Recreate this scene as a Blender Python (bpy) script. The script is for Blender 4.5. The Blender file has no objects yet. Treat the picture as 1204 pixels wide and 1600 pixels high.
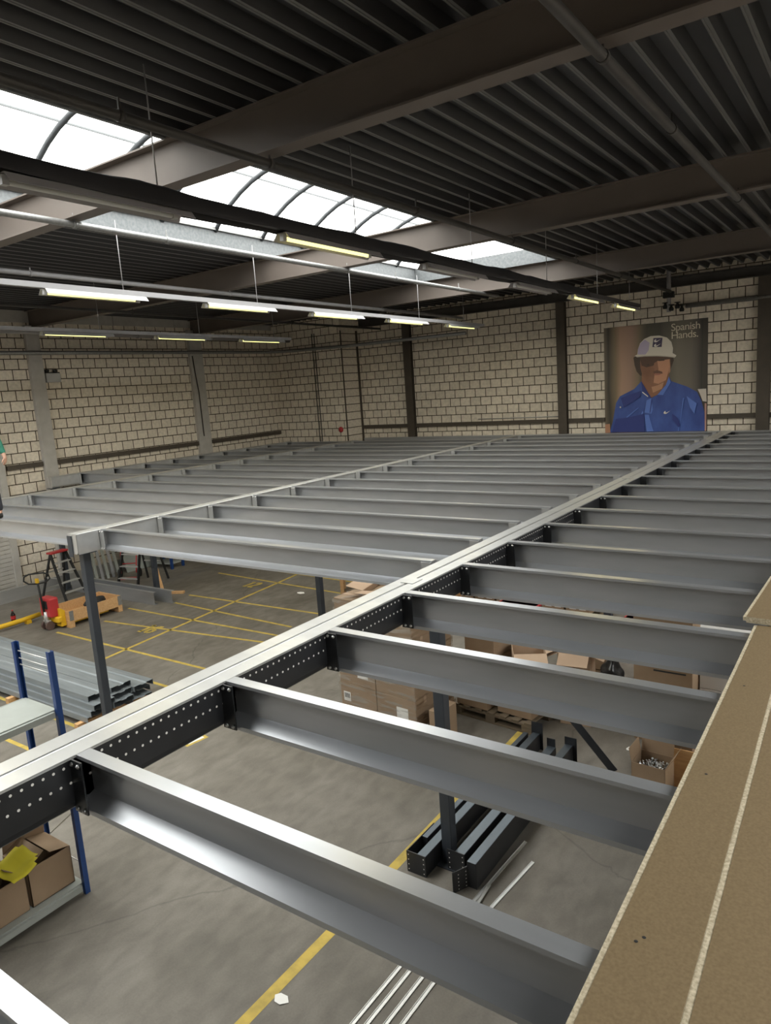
import bpy, bmesh, math, random
from mathutils import Vector, Matrix
random.seed(7)
C = bpy.context.scene.collection
SC = bpy.context.scene
PI = math.pi

# ------------------------------------------------------------------ camera, sky, exposure
cam_d = bpy.data.cameras.new('camera'); cam = bpy.data.objects.new('camera', cam_d); C.objects.link(cam)
cam.location = (0, 0, 4.4)
cam.rotation_euler = (1.39702753, 0.0678019395, 0.607529080)
cam_d.sensor_fit = 'VERTICAL'; cam_d.sensor_height = 36; cam_d.lens = 1118.767/1600*36
cam_d.clip_start = 0.05; cam_d.clip_end = 200
SC.camera = cam
SC.view_settings.view_transform = 'Standard'
SC.view_settings.look = 'None'
SC.view_settings.gamma = 1
SC.view_settings.use_curve_mapping = False
SC.view_settings.exposure = 0.92
SKY = 4.0
w = bpy.data.worlds.new('overcast_sky'); SC.world = w; w.use_nodes = True
bg = w.node_tree.nodes['Background']; bg.inputs[0].default_value = (1.0, 0.98, 0.935, 1); bg.inputs[1].default_value = SKY
# daylight portals lie in the openings of the long roof light and the unseen added ones (they guide the sky light, add none)
def portal(x, y, z, sx, sy, rot=(0, 0, 0)):
    d = bpy.data.lights.new('skylight_portal', 'AREA'); d.shape = 'RECTANGLE'; d.size = sx; d.size_y = sy
    d.cycles.is_portal = True
    o = bpy.data.objects.new('skylight_portal', d); C.objects.link(o); o.location = (x, y, z); o.rotation_euler = rot
portal(-7.33, 4.2, 7.14, 3.3, 20.3)
portal(5.2, 6.85, 7.14, 6.0, 17.6)
portal(-13.2, -.1, 7.20, 6.0, 9.6)

# ------------------------------------------------------------------ helpers
MZ = 2.8                       # top of the platform steel
def zr(z0, y): return z0 + MZ - 0.0125*(y-5)     # the roof falls slightly towards the far wall

def add_box(bm, x0, x1, y0, y1, z0, z1, mi=0):
    vs = [bm.verts.new(p) for p in [(x0,y0,z0),(x1,y0,z0),(x1,y1,z0),(x0,y1,z0),(x0,y0,z1),(x1,y0,z1),(x1,y1,z1),(x0,y1,z1)]]
    for f in [(0,3,2,1),(4,5,6,7),(0,1,5,4),(1,2,6,5),(2,3,7,6),(3,0,4,7)]:
        fc = bm.faces.new([vs[i] for i in f]); fc.material_index = mi
    return vs
def add_obox(bm, c, sx, sy, sz, rz=0, mi=0, rx=0, ry=0):
    n0 = len(bm.verts)
    vs = add_box(bm, -sx/2, sx/2, -sy/2, sy/2, -sz/2, sz/2, mi)
    m = Matrix.Translation(c) @ Matrix.Rotation(rz, 4, 'Z') @ Matrix.Rotation(ry, 4, 'Y') @ Matrix.Rotation(rx, 4, 'X')
    for v in vs: v.co = m @ v.co
    return vs
def add_bar(bm, p, q, w_, h_, mi=0, up=(0, 0, 1)):
    p = Vector(p); q = Vector(q); d = (q-p).normalized(); u = Vector(up)
    if abs(d.dot(u)) > .98: u = Vector((0, 1, 0))
    s = d.cross(u).normalized(); u = s.cross(d).normalized()
    vs = []
    for c in (p, q):
        for a, b in ((-1,-1),(1,-1),(1,1),(-1,1)): vs.append(bm.verts.new(c + s*a*w_/2 + u*b*h_/2))
    for f in [(0,3,2,1),(4,5,6,7),(0,1,5,4),(1,2,6,5),(2,3,7,6),(3,0,4,7)]:
        fc = bm.faces.new([vs[i] for i in f]); fc.material_index = mi
def add_tube(bm, pts, r, n=10, mi=0, cap=True, smooth=True):
    rings = []
    pts = [Vector(p) for p in pts]
    rr = r if isinstance(r, (list, tuple)) else [r]*len(pts)
    prev = None
    for i, p in enumerate(pts):
        if i == 0: d = pts[1]-pts[0]
        elif i == len(pts)-1: d = pts[-1]-pts[-2]
        else: d = (pts[i+1]-pts[i]).normalized() + (pts[i]-pts[i-1]).normalized()
        d.normalize()
        if prev is None:
            u = Vector((0,0,1)) if abs(d.z) < .9 else Vector((1,0,0))
        else: u = prev
        s = d.cross(u).normalized(); u = s.cross(d).normalized(); prev = u
        rings.append([bm.verts.new(p + (s*math.cos(2*PI*k/n) + u*math.sin(2*PI*k/n))*rr[i]) for k in range(n)])
    for a, b in zip(rings, rings[1:]):
        for k in range(n):
            f = bm.faces.new((a[k], a[(k+1)%n], b[(k+1)%n], b[k])); f.material_index = mi; f.smooth = smooth
    if cap:
        f = bm.faces.new(rings[0][::-1]); f.material_index = mi
        f = bm.faces.new(rings[-1]); f.material_index = mi
def add_prof(bm, prof, place, a, b, mi=0, closed=True, cap=True, mis=None):
    """extrude a 2-D profile between stations a and b; place(s, u, v) -> point"""
    A = [bm.verts.new(place(a, u, v)) for u, v in prof]
    B = [bm.verts.new(place(b, u, v)) for u, v in prof]
    n = len(prof)
    for k in range(n if closed else n-1):
        f = bm.faces.new((A[k], A[(k+1)%n], B[(k+1)%n], B[k])); f.material_index = mis[k] if mis else mi
    if closed and cap:
        f = bm.faces.new(A[::-1]); f.material_index = mi
        f = bm.faces.new(B); f.material_index = mi
def thick(line, t):
    """closed outline of a bent sheet given its centre line"""
    L = [Vector((p[0], p[1])) for p in line]; out1 = []; out2 = []
    for i, p in enumerate(L):
        ds = []
        if i > 0: ds.append((L[i]-L[i-1]).normalized())
        if i < len(L)-1: ds.append((L[i+1]-L[i]).normalized())
        ns = [Vector((-d.y, d.x)) for d in ds]; nn = sum(ns, Vector((0, 0)))
        nn.normalize(); k = 1/max(.4, nn.dot(ns[0]))
        out1.append(p + nn*t/2*k); out2.append(p - nn*t/2*k)
    return [tuple(p) for p in out1] + [tuple(p) for p in out2[::-1]]
def add_lathe(bm, prof, c=(0,0,0), n=16, mi=0, mis=None):
    rings = []
    for r, z in prof:
        rings.append([bm.verts.new((c[0]+r*math.cos(2*PI*k/n), c[1]+r*math.sin(2*PI*k/n), c[2]+z)) for k in range(n)] if r > 1e-5 else [bm.verts.new((c[0], c[1], c[2]+z))])
    for i, (a, b) in enumerate(zip(rings, rings[1:])):
        m = mis[i] if mis else mi
        for k in range(n):
            k2 = (k+1) % n
            if len(a) == 1 and len(b) == 1: continue
            if len(a) == 1: f = bm.faces.new((a[0], b[k2], b[k]))
            elif len(b) == 1: f = bm.faces.new((a[k], a[k2], b[0]))
            else: f = bm.faces.new((a[k], a[k2], b[k2], b[k]))
            f.material_index = m; f.smooth = True
def mesh(name, bm, mats):
    bmesh.ops.recalc_face_normals(bm, faces=bm.faces)
    me = bpy.data.meshes.new(name); bm.to_mesh(me); bm.free()
    for m in (mats if isinstance(mats, (list, tuple)) else [mats]): me.materials.append(m)
    return me
def obj(name, bm, mats, parent=None, loc=None):
    o = bpy.data.objects.new(name, mesh(name, bm, mats)); C.objects.link(o)
    if parent: o.parent = parent
    if loc: o.location = loc
    return o
def link(name, me, parent=None, loc=None):
    o = bpy.data.objects.new(name, me); C.objects.link(o)
    if parent: o.parent = parent
    if loc: o.location = loc
    return o
def tag(o, label, cat, group=None, kind=None):
    o['label'] = label; o['category'] = cat
    if group: o['group'] = group
    if kind: o['kind'] = kind
    return o
def thing(name, label, cat, loc=(0,0,0), rz=0, group=None):
    o = bpy.data.objects.new(name, None); C.objects.link(o); o.location = loc; o.rotation_euler = (0, 0, rz)
    o.empty_display_size = .1
    return tag(o, label, cat, group)
def struct(name, bm, mats, parent=None, label=None):
    o = obj(name, bm, mats, parent); o['kind'] = 'structure'
    if label: o['label'] = label
    return o
def BM(): return bmesh.new()
def bevel(o, wd=.003, seg=2):
    m = o.modifiers.new('bevel', 'BEVEL'); m.width = wd; m.segments = seg; m.limit_method = 'ANGLE'; return o
def copy_tree(o, parent=None):
    c = o.copy(); C.objects.link(c); c.parent = parent
    for ch in list(o.children): copy_tree(ch, c)
    return c
ORD = ['first','second','third','fourth','fifth','sixth','seventh','eighth','ninth','tenth','eleventh','twelfth','thirteenth','fourteenth','fifteenth','sixteenth','seventeenth','eighteenth','nineteenth','twentieth']

# ------------------------------------------------------------------ materials
def mat(name, col, rough=.6, metal=0.0, spec=None):
    m = bpy.data.materials.new(name); m.use_nodes = True
    b = m.node_tree.nodes['Principled BSDF']
    b.inputs['Base Color'].default_value = (*col, 1); b.inputs['Roughness'].default_value = rough; b.inputs['Metallic'].default_value = metal
    if spec is not None: b.inputs['Specular IOR Level'].default_value = spec
    return m
def N(m, t, **kw):
    n = m.node_tree.nodes.new(t)
    for k, v in kw.items(): setattr(n, k, v)
    return n
def L(m, a, b): m.node_tree.links.new(a, b)
def ramp(m, stops, interp='LINEAR'):
    r = N(m, 'ShaderNodeValToRGB'); cr = r.color_ramp; cr.interpolation = interp
    while len(cr.elements) > 1: cr.elements.remove(cr.elements[-1])
    cr.elements[0].position = stops[0][0]; cr.elements[0].color = (*stops[0][1], 1)
    for p, c in stops[1:]:
        e = cr.elements.new(p); e.color = (*c, 1)
    return r
def noisy(name, c1, c2, scale=5, rough=.6, metal=0, stretch=(1,1,1), detail=6, bump=0, rvar=0, lo=.3, hi=.7):
    m = mat(name, c1, rough, metal); b = m.node_tree.nodes['Principled BSDF']
    tc = N(m, 'ShaderNodeTexCoord'); mp = N(m, 'ShaderNodeMapping'); mp.inputs['Scale'].default_value = stretch
    nz = N(m, 'ShaderNodeTexNoise'); nz.inputs['Scale'].default_value = scale; nz.inputs['Detail'].default_value = detail
    r = ramp(m, [(lo, c1), (hi, c2)])
    oi = N(m, 'ShaderNodeObjectInfo'); va = N(m, 'ShaderNodeVectorMath', operation='ADD')
    L(m, tc.outputs['Object'], va.inputs[0]); L(m, oi.outputs['Location'], va.inputs[1])
    L(m, va.outputs[0], mp.inputs[0]); L(m, mp.outputs[0], nz.inputs['Vector']); L(m, nz.outputs[0], r.inputs[0]); L(m, r.outputs[0], b.inputs['Base Color'])
    if bump:
        bp = N(m, 'ShaderNodeBump'); bp.inputs['Strength'].default_value = bump; bp.inputs['Distance'].default_value = .01
        L(m, nz.outputs[0], bp.inputs['Height']); L(m, bp.outputs[0], b.inputs['Normal'])
    if rvar:
        mr = N(m, 'ShaderNodeMapRange'); mr.inputs['To Min'].default_value = rough-rvar; mr.inputs['To Max'].default_value = rough+rvar
        L(m, nz.outputs[0], mr.inputs[0]); L(m, mr.outputs[0], b.inputs['Roughness'])
    return m
def block_mat(name, axis):
    m = mat(name, (.4,.37,.32), .9); b = m.node_tree.nodes['Principled BSDF']
    tc = N(m, 'ShaderNodeTexCoord'); sp = N(m, 'ShaderNodeSeparateXYZ'); cb = N(m, 'ShaderNodeCombineXYZ')
    L(m, tc.outputs['Object'], sp.inputs[0]); L(m, sp.outputs['Y' if axis == 'y' else 'X'], cb.inputs[0]); L(m, sp.outputs['Z'], cb.inputs[1])
    br = N(m, 'ShaderNodeTexBrick'); br.offset = .5
    br.inputs['Scale'].default_value = 1; br.inputs['Brick Width'].default_value = .338; br.inputs['Row Height'].default_value = .2445
    br.inputs['Mortar Size'].default_value = .0115; br.inputs['Mortar Smooth'].default_value = .15
    br.inputs['Color1'].default_value = (.80,.72,.61,1); br.inputs['Color2'].default_value = (.69,.62,.52,1); br.inputs['Mortar'].default_value = (.06,.042,.022,1)
    L(m, cb.outputs[0], br.inputs['Vector'])
    nz = N(m, 'ShaderNodeTexNoise'); nz.inputs['Scale'].default_value = 14; nz.inputs['Detail'].default_value = 6; L(m, tc.outputs['Object'], nz.inputs['Vector'])
    r = ramp(m, [(.3, (.82,.82,.82)), (.7, (1.05,1.05,1.05))]); L(m, nz.outputs[0], r.inputs[0])
    mx = N(m, 'ShaderNodeMix', data_type='RGBA', blend_type='MULTIPLY'); mx.inputs[0].default_value = 1
    L(m, br.outputs['Color'], mx.inputs[6]); L(m, r.outputs[0], mx.inputs[7]); L(m, mx.outputs[2], b.inputs['Base Color'])
    bp = N(m, 'ShaderNodeBump'); bp.invert = True; bp.inputs['Strength'].default_value = .7; bp.inputs['Distance'].default_value = .012
    L(m, br.outputs['Fac'], bp.inputs['Height']); L(m, bp.outputs[0], b.inputs['Normal'])
    return m
def floor_mat():
    m = mat('concrete_floor', (.3,.29,.27), .62); b = m.node_tree.nodes['Principled BSDF']
    tc = N(m, 'ShaderNodeTexCoord')
    def nz(scale, detail, dist=0, st=(1,1,1)):
        mp = N(m, 'ShaderNodeMapping'); mp.inputs['Scale'].default_value = st
        n = N(m, 'ShaderNodeTexNoise'); n.inputs['Scale'].default_value = scale; n.inputs['Detail'].default_value = detail; n.inputs['Distortion'].default_value = dist
        L(m, tc.outputs['Object'], mp.inputs[0]); L(m, mp.outputs[0], n.inputs['Vector']); return n
    a = nz(.9, 8, .6); r1 = ramp(m, [(.3, (.112,.101,.083)), (.5, (.150,.136,.115)), (.72, (.186,.171,.147))]); L(m, a.outputs[0], r1.inputs[0])
    c = nz(7, 8, .3, (1, .5, 1)); r2 = ramp(m, [(.32, (.80,.79,.78)), (.68, (1.1,1.1,1.1))]); L(m, c.outputs[0], r2.inputs[0])
    d = nz(60, 3); r3 = ramp(m, [(.3, (.92,.92,.92)), (.7, (1.05,1.05,1.05))]); L(m, d.outputs[0], r3.inputs[0])
    vo = N(m, 'ShaderNodeTexVoronoi', feature='DISTANCE_TO_EDGE'); vo.inputs['Scale'].default_value = .35
    wn = nz(1.3, 6, .5); mixv = N(m, 'ShaderNodeMix', data_type='RGBA'); mixv.inputs[0].default_value = .35
    L(m, tc.outputs['Object'], mixv.inputs[6]); L(m, wn.outputs[1], mixv.inputs[7]); L(m, mixv.outputs[2], vo.inputs['Vector'])
    r4 = ramp(m, [(0, (.72,.72,.72)), (.003, (1,1,1))]); L(m, vo.outputs[0], r4.inputs[0])
    prev = r1.outputs[0]
    for r in (r2, r3, r4):
        mx = N(m, 'ShaderNodeMix', data_type='RGBA', blend_type='MULTIPLY'); mx.inputs[0].default_value = 1
        L(m, prev, mx.inputs[6]); L(m, r.outputs[0], mx.inputs[7]); prev = mx.outputs[2]
    L(m, prev, b.inputs['Base Color'])
    mr = N(m, 'ShaderNodeMapRange'); mr.inputs['To Min'].default_value = .5; mr.inputs['To Max'].default_value = .8; L(m, a.outputs[0], mr.inputs[0]); L(m, mr.outputs[0], b.inputs['Roughness'])
    return m
def galv_mat(name, c1, c2, rough=.34):
    m = noisy(name, c1, c2, scale=3, rough=rough, metal=.64, stretch=(.6, 3, 3), detail=2)
    return m

M = {}
M['floor'] = floor_mat()
M['line'] = noisy('yellow_floor_paint', (.36,.27,.06), (.50,.36,.07), 9, .7, lo=.35, hi=.6)
M['block_y'] = block_mat('sand_lime_blocks_side', 'y'); M['block_x'] = block_mat('sand_lime_blocks_back', 'x')
M['pale'] = noisy('pale_concrete', (.40,.38,.35), (.46,.44,.41), 6, .85)
M['brown'] = noisy('brown_steel_paint', (.060,.048,.036), (.075,.060,.045), 6, .6)
M['beam'] = noisy('taupe_beam_paint', (.12,.098,.083), (.14,.115,.098), 2, .62)
M['deck'] = noisy('roof_deck_shade_tone', (.021,.021,.023), (.029,.029,.031), 3, .45, metal=.0, stretch=(3,.3,3))  # shade of the deep troughs is put into this dark colour
M['galv'] = galv_mat('galvanised_steel', (.42,.435,.455), (.47,.48,.505), .28)
M['galv2'] = galv_mat('galvanised_girder_steel', (.50,.505,.51), (.56,.565,.565), .32)
M['deck_rib'] = noisy('deck_rib_lit_tone', (.10,.10,.10), (.145,.145,.14), 3, .45, stretch=(3,.3,3))  # lower flanges made paler than the troughs: light and shade put into colour
M['curb'] = noisy('galvanised_upstand', (.125,.135,.14), (.19,.20,.205), 22, .6, metal=.2, detail=10)
M['black'] = noisy('black_perforated_steel', (.012,.013,.015), (.02,.021,.024), 4, .38)
M['anth'] = noisy('anthracite_column_paint', (.030,.036,.046), (.040,.047,.058), 3, .42)
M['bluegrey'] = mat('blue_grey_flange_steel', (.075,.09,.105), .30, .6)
M['hole'] = mat('bright_hole_edge', (.75,.74,.70), .5)
M['bolt'] = mat('zinc_bolt', (.6,.6,.6), .35, 1)
M['pipe'] = noisy('grey_painted_pipe', (.25,.245,.25), (.32,.31,.31), 5, .5)
M['pipe_dark'] = noisy('dark_pipe', (.035,.031,.028), (.05,.045,.04), 5, .5)
M['pipe_galv'] = noisy('galvanised_pipe', (.24,.24,.24), (.33,.33,.32), 30, .45, metal=.6)
M['white'] = noisy('white_enamel', (.36,.355,.35), (.42,.415,.41), 5, .45)
M['enam_dark'] = mat('dark_trunking', (.05,.047,.047), .55)
M['rail'] = mat('rail_enamel', (.30,.295,.30), .5)
M['galv_dull'] = noisy('dull_blue_grey_zinc', (.20,.225,.24), (.27,.295,.31), 3, .42, metal=.35, stretch=(.5,5,5))
M['fixt'] = mat('grey_fixture_enamel', (.30,.28,.28), .5)
def emis(name, col, s):
    m = bpy.data.materials.new(name); m.use_nodes = True; nt = m.node_tree; nt.nodes.clear()
    e = nt.nodes.new('ShaderNodeEmission'); e.inputs[0].default_value = (*col, 1); e.inputs[1].default_value = s
    o = nt.nodes.new('ShaderNodeOutputMaterial'); nt.links.new(e.outputs[0], o.inputs[0]); return m
M['tube'] = emis('lit_fluorescent_tube', (1.0, .92, .30), 1.2)
M['rib'] = mat('roof_light_rib', (.05,.055,.06), .6)
M['tube_off'] = mat('unlit_fluorescent_tube', (.6,.6,.57), .3)
def glazing():
    m = bpy.data.materials.new('clear_polycarbonate'); m.use_nodes = True; nt = m.node_tree; nt.nodes.clear()
    t = nt.nodes.new('ShaderNodeBsdfTransparent'); t.inputs[0].default_value = (.93,.96,.97,1)
    d = nt.nodes.new('ShaderNodeBsdfTranslucent'); d.inputs[0].default_value = (.85,.9,.92,1)
    mx = nt.nodes.new('ShaderNodeMixShader'); mx.inputs[0].default_value = .12
    o = nt.nodes.new('ShaderNodeOutputMaterial'); nt.links.new(t.outputs[0], mx.inputs[1]); nt.links.new(d.outputs[0], mx.inputs[2]); nt.links.new(mx.outputs[0], o.inputs[0]); return m
M['glaze'] = glazing()
M['chip'] = noisy('chipboard_face', (.150,.102,.048), (.193,.135,.067), 110, .75, detail=3)
M['chip_edge'] = noisy('chipboard_raw_edge', (.36,.30,.20), (.60,.52,.38), 90, .9, detail=2, bump=.4)
M['card'] = noisy('cardboard', (.25,.17,.105), (.30,.21,.135), 3, .85)
M['card2'] = noisy('pale_cardboard', (.40,.28,.19), (.46,.33,.23), 3, .85)
M['card_in'] = mat('cardboard_inside', (.24,.165,.10), .9)
M['whitecard'] = mat('white_carton_card', (.60,.58,.56), .7)
M['label'] = mat('white_paper_label', (.75,.74,.71), .7)
M['ink'] = mat('black_print', (.03,.03,.03), .7)
M['yel'] = mat('yellow_enamel', (.72,.43,.02), .4)
M['yelpaper'] = mat('yellow_paper', (.60,.52,.03), .8)
M['red'] = mat('red_enamel', (.42,.03,.035), .4)
M['blue'] = mat('blue_enamel', (.012,.05,.19), .4)
M['wood'] = noisy('pine_wood', (.50,.28,.12), (.62,.38,.18), 4, .7, stretch=(1,8,8))
M['wood_old'] = noisy('weathered_pallet_wood', (.10,.075,.05), (.17,.13,.085), 5, .8, stretch=(1,8,8))
M['shelf'] = noisy('grey_shelf_steel', (.27,.29,.27), (.33,.35,.33), 3, .5)
M['alu'] = mat('aluminium', (.55,.55,.54), .45, .6)
M['rubber'] = mat('black_rubber', (.012,.012,.012), .7)
M['wrap'] = None
def wrapm():
    m = bpy.data.materials.new('stretch_film'); m.use_nodes = True; nt = m.node_tree; nt.nodes.clear()
    t = nt.nodes.new('ShaderNodeBsdfTransparent'); g = nt.nodes.new('ShaderNodeBsdfGlossy'); g.inputs['Roughness'].default_value = .15
    g.inputs[0].default_value = (.85,.85,.83,1)
    tc = nt.nodes.new('ShaderNodeTexCoord'); mp = nt.nodes.new('ShaderNodeMapping'); mp.inputs['Scale'].default_value = (1.2,1.2,9)
    nz = nt.nodes.new('ShaderNodeTexNoise'); nz.inputs['Scale'].default_value = 3; nz.inputs['Detail'].default_value = 6
    cr = nt.nodes.new('ShaderNodeValToRGB'); cr.color_ramp.elements[0].position = .5; cr.color_ramp.elements[0].color = (.08,.08,.08,1); cr.color_ramp.elements[1].position = .62; cr.color_ramp.elements[1].color = (.5,.5,.5,1)
    bp = nt.nodes.new('ShaderNodeBump'); bp.inputs['Strength'].default_value = .6
    mx = nt.nodes.new('ShaderNodeMixShader'); o = nt.nodes.new('ShaderNodeOutputMaterial')
    k = nt.links.new
    k(tc.outputs['Object'], mp.inputs[0]); k(mp.outputs[0], nz.inputs['Vector']); k(nz.outputs[0], cr.inputs[0]); k(nz.outputs[0], bp.inputs['Height']); k(bp.outputs[0], g.inputs['Normal'])
    k(cr.outputs[0], mx.inputs[0]); k(t.outputs[0], mx.inputs[1]); k(g.outputs[0], mx.inputs[2]); k(mx.outputs[0], o.inputs[0]); return m
M['wrap'] = wrapm()
# ------------------------------------------------------------------ the hall
XL, XR, YB, YF = -17.0, 9.0, 18.9, -12.0
ZT = 7.15
# floor with its painted lines
bm = BM(); add_box(bm, XL-.3, XR+.3, YF-.3, YB+.3, -.3, 0)
def strip(p, q, wd, z=.0015, mi=1):
    p = Vector((*p, 0)); q = Vector((*q, 0)); d = (q-p).normalized(); s = Vector((-d.y, d.x, 0))*wd/2
    f = bm.faces.new([bm.verts.new((v.x, v.y, z)) for v in (p-s, q-s, q+s, p+s)]); f.material_index = mi
strip((-3.60,-4), (-3.60,4.8), .095); strip((-3.60,4.8), (-3.70,12), .095)
strip((-11.1,5.9), (-11.85,13.2), .07)
for a, b in [((-16,4.33),(-9,4.35)), ((-16,5.05),(-9,5.05)), ((-13.6,6.58),(-8.8,6.57)), ((-13.5,7.33),(-8.8,7.35)), ((-13.2,8.2),(-8.2,8.82)),
             ((-13.5,9.0),(-6.1,8.24+.9)), ((-12.95,9.72),(-9.2,9.56)), ((-13,10.27),(-8.9,10.42)), ((-13.9,11.97),(-9.6,11.72)), ((-13.8,12.7),(-10.0,12.57))]:
    strip(a, b, .06)
strip((-7.33,5.42),(-7.28,5.74), .17); strip((-7.33,5.47),(-7.29,5.70), .10, .003, 2)
def stroke(pts, wd=.07):
    for a, b in zip(pts, pts[1:]): strip(a, b, wd, .002)
# painted bay numbers 16 and 12, read from the camera side
def digits(cx, cy, s, which):
    S = {'1': [[(-.1,.3),(.05,.45),(.05,-.45)], [(-.12,-.45),(.22,-.45)]],
         '6': [[(.25,.4),(-.05,.35),(-.22,.05),(-.2,-.35),(.05,-.45),(.25,-.3),(.2,-.02),(-.18,0)]],
         '2': [[(-.22,.25),(-.05,.45),(.2,.38),(.2,.1),(-.22,-.45),(.26,-.45)]]}
    for n, ch in enumerate(which):
        for st in S[ch]: stroke([(cx + (x+.62*n)*s*.75, cy + y*s) for x, y in st], .075)
digits(-11.9, 8.3, .42, '16'); digits(-12.3, 11.5, .40, '12')
fl = struct('floor', bm, [M['floor'], M['line'], M['label']])

def wall(name, x0, x1, y0, y1, z1, m):
    bm = BM(); add_box(bm, x0, x1, y0, y1, 0, z1); return struct(name, bm, m)
wall('wall_left', XL-.3, XL, YF, YB+.3, ZT, M['block_y'])
wall('wall_back', XL, XR, YB, YB+.3, ZT, M['block_x'])
wall('wall_right', XR, XR+.3, YF, YB+.3, ZT, M['block_y'])
wall('wall_front', XL, XR, YF-.3, YF, ZT, M['block_x'])
wall('wall_corner', XL+.001, -14.12, 18.0, YB-.001, 6.78, M['block_x'])

# roof deck, period 0.25 m, ribs running away from the camera
def deck_profile(x0, x1):
    pts = []; per = .25; n0 = math.floor((x0+4.195)/per)
    x = -4.195 + n0*per
    while x < x1 + per:
        for dx, dz in ((-.023,0), (-.007,0), (-.005,.005), (.005,.005), (.007,0), (.023,0), (.062,.095), (.188,.095)):
            pts.append((x+dx, dz))
        x += per
    pts = [p for p in pts if x0 < p[0] < x1]
    return [(x0, pts[0][1])] + pts + [(x1, pts[-1][1])]
bm = BM()
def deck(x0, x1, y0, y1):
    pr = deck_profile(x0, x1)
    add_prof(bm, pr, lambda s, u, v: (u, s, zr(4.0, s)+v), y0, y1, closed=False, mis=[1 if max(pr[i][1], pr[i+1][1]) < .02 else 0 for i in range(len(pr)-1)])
SK = [(-9.0, -5.65, -5.9, 14.4), (2.2, 8.2, -1.9, 15.7), (-16.2, -10.2, -4.95, 4.72)]  # entries after the first are unseen roof openings, added to brighten walls and floor
def cover(x0, x1, holes):
    y = YF
    for a, b in sorted(holes):
        deck(x0, x1, y, a); top.append((x0, x1, y, a)); y = b
    deck(x0, x1, y, YB); top.append((x0, x1, y, YB))
top = []
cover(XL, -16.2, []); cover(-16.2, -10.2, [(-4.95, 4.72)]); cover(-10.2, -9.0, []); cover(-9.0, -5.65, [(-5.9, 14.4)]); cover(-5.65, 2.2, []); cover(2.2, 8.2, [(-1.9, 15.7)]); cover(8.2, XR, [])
# flat weathering layer above the ribs
for a, b, c_, d in top:
    f = bm.faces.new([bm.verts.new(p) for p in ((a,c_,zr(4.12,c_)),(b,c_,zr(4.12,c_)),(b,d,zr(4.12,d)),(a,d,zr(4.12,d)))])
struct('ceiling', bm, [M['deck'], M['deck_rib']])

# barrel roof lights; those after the first are unseen and added for daylight
def arc(cx, half, z0, rise, n=14):
    R_ = (half*half+rise*rise)/(2*rise); t0 = math.asin(half/R_)
    return [(cx+R_*math.sin(-t0+2*t0*i/n), z0+rise-R_+R_*math.cos(-t0+2*t0*i/n)) for i in range(n+1)]
for wi, (x0, x1, y0, y1) in enumerate(SK):
    W_ = bpy.data.objects.new('window_real_or_added_%d' % (wi+1), None); C.objects.link(W_); W_['kind'] = 'structure'; W_.location = ((x0+x1)/2, (y0+y1)/2, zr(4.0, (y0+y1)/2))  # the first is the visible roof light, the others are added light openings
    inv = Matrix.Translation(W_.location).inverted()
    def wpart(name, bm, m):
        bm.transform(inv); o = obj(name, bm, m, W_); return o
    bm = BM()
    for xa, xb in ((x0-.04, x0), (x1, x1+.04)):
        vs = add_box(bm, xa, xb, y0-.04, y1+.04, 0, .30)
        for v in vs: v.co.z += zr(4.0, v.co.y) - .012
    for ya, yb in ((y0-.04, y0), (y1, y1+.04)):
        vs = add_box(bm, x0, x1, ya, yb, 0, .30)
        for v in vs: v.co.z += zr(4.0, v.co.y) - .012
    wpart('curb', bm, M['curb'])
    cx = (x0+x1)/2; half = (x1-x0)/2
    bm = BM()
    A = arc(cx, half, 0, .7)
    add_prof(bm, A, lambda s, u, v: (u, s, zr(4.31, s)+v), y0, y1, closed=False)
    for yy in (y0, y1):
        vs = [bm.verts.new((u, yy, zr(4.31, yy)+v)) for u, v in A]; bm.faces.new(vs)
    g = wpart('glazing', bm, M['glaze'])
    yy = 5.34 - 1.04*14
    while yy < y1 - .1:
        if yy > y0 + .1:
            bm = BM(); add_tube(bm, [(u, yy, zr(4.29, yy)+v-.02) for u, v in A], .036, 6); wpart('rib', bm, M['rib'])
        yy += 1.04
    bm = BM(); add_tube(bm, [(-8.1-cx-0+cx if wi == 0 else cx-.75, yy, zr(4.31, yy)+ (.6 if wi == 0 else .6)) for yy in (y0, y1)], .022, 5); wpart('purlin', bm, M['rib'])
    bm = BM()
    for xx in (x0+.02, x1-.02): add_bar(bm, (xx, y0, zr(4.30, y0)), (xx, y1, zr(4.30, y1)), .06, .04)
    wpart('sill_rail', bm, M['pipe_galv'])

# roof beams (I section), spanning left to right
beam_lab = {4.87: 'nearest deep taupe painted steel roof beam crossing the whole upper picture',
            9.70: 'taupe steel roof beam behind the nearest one, crossing under the middle of the roof light',
            14.60: 'farthest freestanding taupe roof beam, at the far end of the roof light',
            0.0: 'taupe roof beam above the camera', -4.9: 'taupe roof beam behind the camera', -9.8: 'taupe roof beam at the rear of the hall'}
for y, lb in beam_lab.items():
    zt = zr(4.0, y) - .004; zb = zt-.40+.003
    prof = [(-.095,zb),(.095,zb),(.095,zb+.016),(.006,zb+.016),(.006,zt-.016),(.095,zt-.016),(.095,zt),(-.095,zt),(-.095,zt-.016),(-.006,zt-.016),(-.006,zb+.016),(-.095,zb+.016)]
    bm = BM(); add_prof(bm, prof, lambda s, u, v: (s, y+u, v), XL+.02, XR-.02)
    o = obj('roof_beam', bm, M['beam']); tag(o, lb, 'beam', 'taupe roof beams')
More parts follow.
